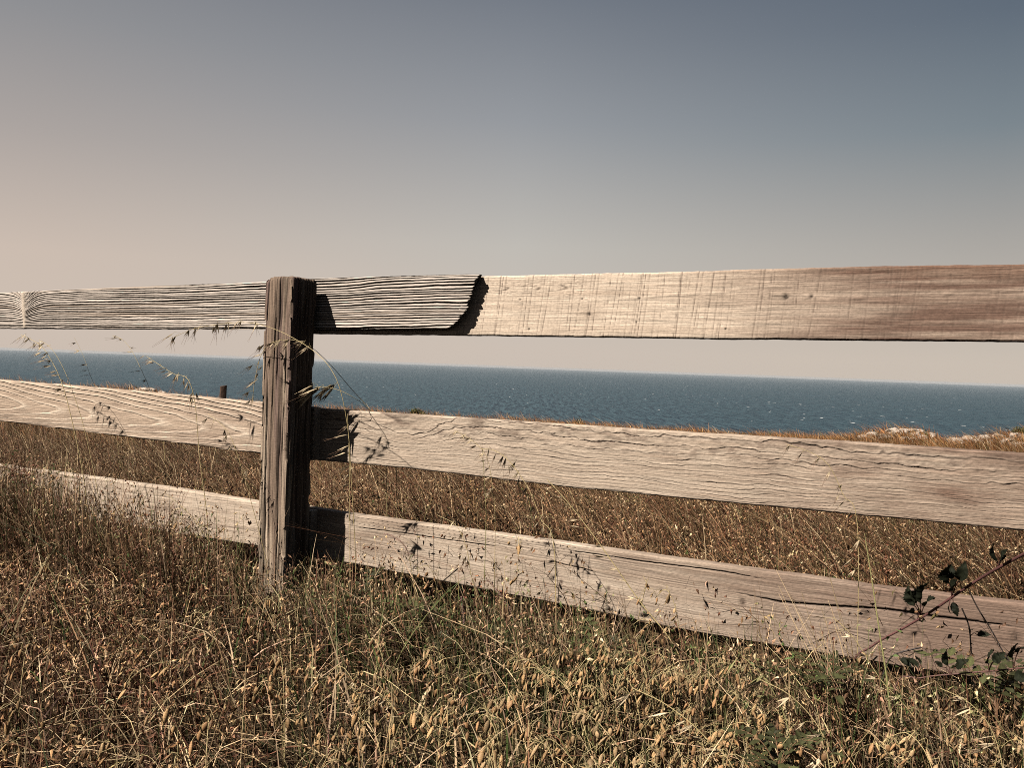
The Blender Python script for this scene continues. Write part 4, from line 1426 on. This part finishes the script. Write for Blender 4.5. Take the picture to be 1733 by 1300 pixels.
# ------------------------------------------------------------------ leaning straw tuft
def straw_tuft():
    r = np.random.default_rng(77)
    root = at(1465, 1150, -0.18)
    g = float(ground_z(root[0], root[1]))
    o0 = np.array([root[0], root[1], g])
    mb = MB()
    for k in range(38):
        b = o0 + FU * r.normal(0, 0.035) + FV * r.normal(0, 0.03)
        tp = at(r.uniform(1265, 1420), r.uniform(935, 1040) + r.uniform(0, 1) ** 2 * 40, -0.16 + r.normal(0, 0.04))
        tp = b + (tp - b) * r.uniform(0.5, 1.0)
        mid = b * 0.5 + tp * 0.5 + np.array([0, 0, r.normal(0.012, 0.012)]) + FV * r.normal(0, .01)
        V, F = tube(smoothpath(np.array([b - [0, 0, 0.02], mid, tp]), 12), np.linspace(0.0014, 0.0006, 12), 4)
        mb.add(V, F, STRAW * r.uniform(0.45, 1.05))
    o = mb.build('straw_tuft', M_CANE, None, origin=o0)
    tag(o, 'tuft of straight straw stems leaning left against the right bottom rail', 'grass tuft')


straw_tuft()


# ------------------------------------------------------------------ leaves
def leaf_mesh(L, Wd, col, r, teeth=9, fold=0.25, curl=0.25):
    """a toothed leaf along +X with its upper side to +Z"""
    n = teeth * 2 + 1
    t = np.linspace(0, 1, n)
    w = np.sin(math.pi * t ** 0.8) ** 0.8 * Wd / 2
    w = w * (1 + 0.16 * np.where(np.arange(n) % 2 == 1, 1, -0.6)); w[0] = Wd * 0.03; w[-1] = 0.0005
    z = -curl * L * t ** 2 * 0.5
    x = t * L
    V = []; C = []
    for i in range(n):
        for s, f in ((-1, 1.0), (-0.5, 0.5), (0, 0), (0.5, 0.5), (1, 1.0)):
            V.append((x[i] + (0.03 * L if abs(s) == 1 and i % 2 == 1 else 0), s * w[i], z[i] + abs(s) * w[i] * fold + 0.04 * w[i] * math.sin(i * 1.6) * abs(s)))
            C.append(col * (1.25 if s == 0 else 1.0) * r.uniform(0.88, 1.12))
    F = []
    for i in range(n - 1):
        for j in range(4):
            a = i * 5 + j
            F.append((a, a + 1, a + 6, a + 5))
    return np.array(V), np.array(F), np.array(C)


def pinnate(Ltot, r, col):
    mb = MB()
    path = smoothpath(np.array([[0, 0, 0], [Ltot * 0.35, 0, Ltot * 0.42], [Ltot * 0.75, 0, Ltot * 0.50], [Ltot * 1.0, 0, Ltot * 0.38]]), 20)
    V, F = tube(path, np.linspace(0.0014, 0.0006, 20), 4); mb.add(V, F, np.array([0.20, 0.11, 0.06]))
    for i in range(5, 20, 2):
        f = i / 19
        for s in (1, -1):
            l = Ltot * 0.26 * math.sin(math.pi * min(1, f * 0.8 + 0.1)) * r.uniform(0.8, 1.1)
            V, F, C = leaf_mesh(l, l * 0.42, col * r.uniform(0.75, 1.3), r, 5)
            ax = np.array([0.45, s * 1.0, 0.15 + r.normal(0, .15)])
            B = frame_to(ax, 0.0)
            if B[2][2] < 0: B = np.array([B[0], -B[1], -B[2]])
            mb.add(V @ B + path[i], F, C)
    l = Ltot * 0.24
    V, F, C = leaf_mesh(l, l * 0.5, col, r, 5); mb.add(V + path[-1], F, C)
    return mb


WEEDS = [((600, 1010), -0.12, 'leafy green weed at the right foot of the post', 0.16), ((668, 1040), -0.16, 'leafy green weed below the left end of the right bottom rail', 0.17),
         ((735, 1050), -0.2, 'leafy green weed with dark leaves right of the mauve spikes', 0.16), ((812, 1060), -0.2, 'spreading green weed under the bottom rail below its rows of holes', 0.16),
         ((930, 1100), -0.2, 'green weed in the grass under the middle of the right bottom rail', 0.15), ((1012, 1100), -0.2, 'pale green weed close to the lower edge of the right bottom rail', 0.15),
         ((1000, 1150), -0.35, 'small green weed surrounded by rattlesnake grass in the foreground', 0.13), ((1390, 1130), -0.25, 'green weed at the foot of the leaning straw tuft', 0.14),
         ((1690, 1150), -0.2, 'bright green weed in the lower right beside the red cane', 0.16), ((205, 1240), -0.7, 'low green weed in the lower left grass', 0.13),
         ((230, 1080), -0.3, 'tiny green weed in the brown grass left of the post', 0.10), ((40, 855), -0.25, 'green weed at the left frame edge before the bottom rail', 0.12),
         ((540, 1080), -0.3, 'dark leafy weed in front of the post foot', 0.16), ((1320, 1260), -0.8, 'green weed near the bottom edge right of centre', 0.12)]


def build_weeds():
    for k, ((px, py), v, label, L) in enumerate(WEEDS):
        r = np.random.default_rng(500 + k)
        p = at(px, py, v)
        g = float(ground_z(p[0], p[1]))
        root = bpy.data.objects.new('leafy_weed', None); COL.objects.link(root)
        root.location = (p[0], p[1], g)
        tag(root, label, 'weed')
        up = max(0.0, p[2] - g - L * 0.35)
        for i in range(8):
            mb = pinnate(L * r.uniform(0.75, 1.1), r, np.array([0.060, 0.062, 0.024]) * r.uniform(0.5, 1.4))
            a = i * 0.785 + r.uniform(-.3, .3)
            o = mb.build('leaf', M_LEAF, root)
            o.rotation_euler = (r.normal(0, .2), r.normal(-0.1, .2), a)
            o.location = (0, 0, up * r.uniform(0.75, 1.0))
        mb = MB(); V, F = tube(np.array([[0, 0, -0.02], [0.003, 0, up * 0.5], [0, 0, up + 0.01]]), 0.002, 5); mb.add(V, F, np.array([0.17, 0.09, 0.05]))
        mb.build('stem', M_CANE, root)


build_weeds()


# ------------------------------------------------------------------ brambles at the right
def bramble(label, pts, col, rad, leaves, seed):
    r = np.random.default_rng(seed)
    P = np.array([at(x, y, v) for x, y, v in pts])
    g = float(ground_z(P[0][0], P[0][1]))
    o0 = np.array([P[0][0], P[0][1], g])
    path = smoothpath(np.vstack([[o0 - [0, 0, 0.03]], P]), 60)
    root = bpy.data.objects.new('bramble', None); COL.objects.link(root); root.location = Vector(o0)
    tag(root, label, 'bramble')
    mb = MB()
    rads = np.interp(np.linspace(0, 1, 60), [0, 0.35, 1], [rad * 0.55, rad * 0.85, rad * 1.15])
    rads = rads * (1 + 0.12 * (vnoise(np.arange(60) * 0.9, 0.5, seed) - 0.5))
    V, F = tube(path, rads, 8)
    mb.add(V, F, mixc(col * 0.8, col * 1.5, vnoise(np.repeat(np.arange(60), 8) * 0.35, np.tile(np.arange(8), 60) * 0.7, seed + 3)))
    for k in range(14):
        i = int(r.integers(4, 56)); T = path[i + 1] - path[i]; T /= np.linalg.norm(T)
        B = frame_to(T, r.uniform(0, 6.28))
        p = path[i] + B[1] * rads[i] * 0.7
        tp = path[i] + B[1] * (rads[i] + 0.006) - T * 0.003
        V, F = tube(np.array([p, p * 0.5 + tp * 0.5, tp]), np.array([0.0016, 0.0008, 0.0001]), 5); mb.add(V, F, col * 0.8)
    mb.build('cane', M_CANE, root, origin=o0)
    extra = []
    for (bx, by, bv), (lx, ly, lv), L, g_, flat in leaves[::2]:
        extra.append(((bx, by, bv), (lx + r.uniform(-26, 26), ly + r.uniform(-22, 14), lv + r.uniform(-.04, .04)), L * r.uniform(0.45, 0.75), g_ * r.uniform(0.6, 1.1), r.uniform(0, 3)))
    for (bx, by, bv), (lx, ly, lv), L, g_, flat in leaves + extra:
        b = at(bx, by, bv); e = at(lx, ly, lv)
        b = path[np.argmin(np.linalg.norm(path - b, axis=1))]
        lm = MB()
        d = e - b
        n_ = np.linalg.norm(d)
        base = b + d * 0.45
        V, F = tube(smoothpath(np.array([b, b + d * 0.25 + [0, 0, 0.006], base]), 7), 0.0011, 5); lm.add(V, F, col)
        V, F, C = leaf_mesh(L * 0.9, L * 0.52, np.array([0.013, 0.015, 0.008]) * g_, r, 9, fold=r.uniform(0.2, 0.9), curl=r.uniform(0.3, 1.1))  # near-black colour: shade of leaves facing away from the sun, painted in
        V[:, 2] += 0.10 * L * fbm(V[:, 0] / L * 5 + lx, V[:, 1] / L * 5 + ly, 7, 2)
        B = frame_to(d / n_ + r.normal(0, 0.1, 3), flat)
        lm.add(V @ B + base, F, C)
        lm.build('leaf', M_SHADELEAF, root, origin=o0)


bramble('long dark red bramble cane rising to the right across the bottom rail',
        [(1440, 1135, -0.14), (1476, 1094, -0.14), (1530, 1063, -0.15), (1575, 1036, -0.17), (1620, 1005, -0.2), (1668, 974, -0.24), (1735, 937, -0.3), (1830, 890, -0.4)],
        np.array([0.075, 0.032, 0.028]), 0.0034,
        [((1560, 1040, -0.16), (1556, 990, -0.17), 0.062, 0.8, 0.5), ((1560, 1040, -0.16), (1532, 1000, -0.19), 0.055, 0.9, 2.2), ((1560, 1040, -0.16), (1534, 1030, -0.21), 0.034, 1.10, 1.0), ((1560, 1040, -0.16), (1572, 1000, -0.21), 0.05, 0.7, 0.9),
         ((1612, 1010, -0.2), (1603, 960, -0.22), 0.060, 0.6, 0.3), ((1612, 1010, -0.2), (1612, 985, -0.24), 0.05, 0.8, 1.4), ((1612, 1010, -0.2), (1616, 1030, -0.2), 0.035, 0.6, 0.8), ((1612, 1010, -0.2), (1640, 945, -0.27), 0.05, 0.9, 2.7),
         ((1690, 962, -0.25), (1684, 935, -0.27), 0.045, 0.6, 0.8), ((1690, 962, -0.25), (1700, 930, -0.30), 0.04, 0.6, 1.6)], 71)
bramble('low light red cane lying along the grass at the lower right',
        [(1515, 1165, -0.2), (1560, 1148, -0.21), (1620, 1141, -0.22), (1680, 1136, -0.24), (1740, 1130, -0.28), (1830, 1120, -0.35)],
        np.array([0.10, 0.05, 0.04]), 0.0019,
        [((1605, 1142, -0.22), (1598, 1110, -0.22), 0.047, 1.21, 0.6), ((1605, 1142, -0.22), (1630, 1118, -0.25), 0.043, 0.88, 1.5), ((1670, 1137, -0.24), (1672, 1108, -0.25), 0.047, 1.32, 0.9),
         ((1670, 1137, -0.24), (1692, 1100, -0.29), 0.043, 1.10, 2.0), ((1715, 1132, -0.26), (1712, 1092, -0.28), 0.051, 0.66, 0.5), ((1715, 1132, -0.26), (1728, 1150, -0.3), 0.043, 0.88, 1.2),
         ((1560, 1148, -0.21), (1540, 1118, -0.2), 0.04, 1.2, 1.2)], 72)

TWIG = np.array([0.04, 0.03, 0.025])
bramble('thin dark twig standing in front of the right bottom rail under the bramble leaves', [(1648, 1150, -0.12), (1644, 1110, -0.12), (1640, 1062, -0.12), (1628, 1030, -0.13)], TWIG, 0.0016,
        [((1642, 1080, -0.12), (1668, 1072, -0.14), 0.03, 0.9, 1.0)], 73)
bramble('thin dark twig slanting from the bottom rail to the right frame edge', [(1715, 1160, -0.14), (1690, 1090, -0.14), (1655, 1030, -0.15), (1640, 1000, -0.16)], TWIG, 0.0015, [], 74)
bramble('thin crooked twig below the long red cane', [(1490, 1170, -0.13), (1500, 1128, -0.13), (1515, 1108, -0.13), (1560, 1096, -0.13)], TWIG, 0.0018, [((1515, 1108, -0.13), (1538, 1125, -0.15), 0.035, 0.8, 0.6)], 75)


# ------------------------------------------------------------------ far things at the brow
def on_ground(px, py, rmax=60, rmin=6):
    d = ray(px, py)
    for k in np.arange(rmin, rmax, 0.05):
        p = CAM + d / math.hypot(d[0], d[1]) * k
        if p[2] < float(ground_z(p[0], p[1])): return p
    p = CAM + d / math.hypot(d[0], d[1]) * (RB - 1.5)
    return p


def icosphere(n=3):
    import bmesh
    bm = bmesh.new(); bmesh.ops.create_icosphere(bm, subdivisions=n, radius=1.0)
    V = np.array([v.co[:] for v in bm.verts]); F = np.array([[v.index for v in f.verts] for f in bm.faces]); bm.free()
    return V, F


def rock_material():
    m, t, out = mat_new('pale_rock')
    g = t.new('ShaderNodeNewGeometry')
    n1 = t.new('ShaderNodeTexNoise', inp={'Vector': g.outputs['Position'], 'Scale': 5.0, 'Detail': 6.0})
    n2 = t.new('ShaderNodeTexNoise', inp={'Vector': g.outputs['Position'], 'Scale': 1.6, 'Detail': 4.0})
    c = t.mix(t.maprange(n1.outputs[0], 0.35, 0.65, 0, 1), (0.20, 0.155, 0.115), (0.55, 0.46, 0.38))
    c = t.mix(t.maprange(n2.outputs[0], 0.52, 0.66, 0, 0.7), c, (0.16, 0.10, 0.05))
    p = t.new('ShaderNodeBsdfPrincipled', inp={'Roughness': 0.9, 'Specular IOR Level': 0.1, 'Base Color': c})
    b = t.new('ShaderNodeBump', inp={'Strength': 0.8, 'Distance': 0.06, 'Height': n1.outputs[0]})
    t.l.new(b.outputs[0], p.inputs['Normal']); t.l.new(p.outputs[0], out.inputs[0])
    return m


M_ROCK = rock_material()


def rock(px, py, size, label, group, seed):
    r = np.random.default_rng(seed)
    p = on_ground(px, py)
    dep = project(p)[2]
    s = size / FPX * dep
    V, F = icosphere(3)
    n = fbm(V[:, 0] * 1.4 + seed, V[:, 1] * 1.4 + V[:, 2] * 1.1, seed) + 0.5 * fbm(V[:, 0] * 4 + seed, V[:, 2] * 4 + V[:, 1] * 3, seed + 2)
    V = V * (1 + 0.48 * n)[:, None]
    V = np.sign(V) * np.abs(V) ** 0.85
    V = V * np.array([0.62 * s, 0.5 * s, 0.36 * s * r.uniform(0.7, 1.1)])
    V = rotz(V, r.uniform(-0.6, 0.6))
    o = mesh_obj('rock', V, [F], M_ROCK, smooth=False)
    g = float(ground_z(p[0], p[1]))
    o.location = (p[0], p[1], max(p[2], g + 0.05))
    tag(o, label, 'rock', group)


MOUND = [(1462, 744, 16), (1478, 739, 18), (1494, 743, 14), (1514, 736, 22), (1532, 735, 18), (1550, 737, 32), (1562, 744, 14), (1545, 748, 12), (1574, 741, 16), (1530, 746, 12), (1505, 743, 10), (1556, 741, 12)]
for k, (a, b, c) in enumerate(MOUND):
    rock(a, b, c, 'largest pale rock on top of the grassy mound at the brow' if k == 5 else 'pale weathered rock on the grassy mound at the brow',
         'rocks on the mound at the brow', 800 + k)
HEAD = [(1618, 752, 22), (1640, 748, 30), (1668, 747, 22), (1655, 752, 14), (1690, 745, 20), (1708, 753, 24), (1726, 744, 22), (1728, 757, 18), (1630, 755, 12), (1678, 752, 12)]
for k, (a, b, c) in enumerate(HEAD):
    rock(a, b, c, 'broad pale rock leftmost but one on the slope at the right frame edge' if k == 1 else 'pale weathered rock on the slope at the right frame edge',
         'rocks on the slope at the right', 840 + k)
rock(246, 664, 30, 'pale rock just showing over the left middle rail against the sea', None, 870)
rock(272, 667, 20, 'smaller rock to the right of the pale rock above the left middle rail', None, 871)


def far_post():
    d = ray(377, 653); p = CAM + d / d[1] * 20.0
    g = float(ground_z(p[0], p[1]))
    h = p[2] - g
    s = 0.078
    mb = MB()
    n = 16
    for k in range(4):
        pass
    zz = np.linspace(-0.2, h, 24)
    a = np.arange(16) * 2 * math.pi / 16
    sq = np.stack([np.sign(np.cos(a)) * np.abs(np.cos(a)) ** 0.5, np.sign(np.sin(a)) * np.abs(np.sin(a)) ** 0.5], 1)
    V = []
    for z in zz:
        w = s * (1 + 0.06 * fbm(z * 5 + a * 3, a * 2, 5))
        q = np.stack([sq[:, 0] * w, sq[:, 1] * w, np.full(16, z)], 1)
        q[:, 2] += (0.02 * sq[:, 0]) * (z > h - 0.03)
        V.append(q)
    V = np.vstack(V)
    i = np.arange(23)[:, None] * 16; j = np.arange(16)[None]; j2 = (j + 1) % 16
    F = np.stack([i + j, i + j2, i + 16 + j2, i + 16 + j], -1).reshape(-1, 4)
    C = mixc(np.array([0.045, 0.026, 0.018]), np.array([0.13, 0.08, 0.055]), fbm(V[:, 0] * 60, V[:, 2] * 3, 9) + 0.3)
    cap = np.array([(23 * 16 + np.arange(16))])
    o = mesh_obj('fence_post', V, [F, cap], M_CANE, None, C, smooth=False)
    o.location = (p[0], p[1], g); o.rotation_euler = (0, 0.02, 0.4)
    tag(o, 'small dark lone post far off, seen against the sea above the left middle rail', 'post')


far_post()


def shrub(px, py, hpx, wpx, label, seed, col):
    r = np.random.default_rng(seed)
    d = ray(px, py); p = CAM + d / math.hypot(d[0], d[1]) * (RB - 3.5)
    g = float(ground_z(p[0], p[1]))
    dep = project(p)[2]
    H = max(p[2] - g, 0.1) + 0.02; Wd = wpx / FPX * dep
    root = bpy.data.objects.new('low_shrub', None); COL.objects.link(root); root.location = (p[0], p[1], g)
    tag(root, label, 'shrub')
    sb = MB(); tips = []
    for k in range(26):
        a = r.uniform(0, 6.28); rr_ = Wd / 2 * math.sqrt(r.random())
        top = np.array([rr_ * math.cos(a), rr_ * math.sin(a), H * r.uniform(0.5, 1.0) * (1 - 0.5 * (rr_ / Wd * 2) ** 2)])
        mid = top * [0.5, 0.5, 0.6]
        path = smoothpath(np.array([[0, 0, -0.03], mid, top]), 8)
        V, F = tube(path, np.linspace(0.010, 0.004, 8), 4); sb.add(V, F, np.array([0.10, 0.07, 0.04]))
        for i in range(3, 8): tips.append(path[i])
    sb.build('stem', M_CANE, root)
    tips = np.array(tips)
    V, F, C = flakes(tips, 9, 0.05, 0.02, 0.06, 0.035, np.tile(col, (len(tips), 1)))
    o = mesh_obj('foliage', V, [F], M_LEAF, root, C, smooth=False)


shrub(655, 694, 14, 36, 'low dark shrub at the brow just above the right middle rail near the post', 901, np.array([0.06, 0.065, 0.022]))
shrub(705, 689, 16, 32, 'bushy green shrub at the brow, tallest above the right middle rail', 902, np.array([0.10, 0.095, 0.03]))
shrub(977, 708, 14, 30, 'small brown green shrub on the brow near the centre of the picture', 903, np.array([0.09, 0.07, 0.026]))
shrub(1728, 722, 18, 26, 'shrub cut by the right frame edge on the brow', 904, np.array([0.10, 0.09, 0.03]))
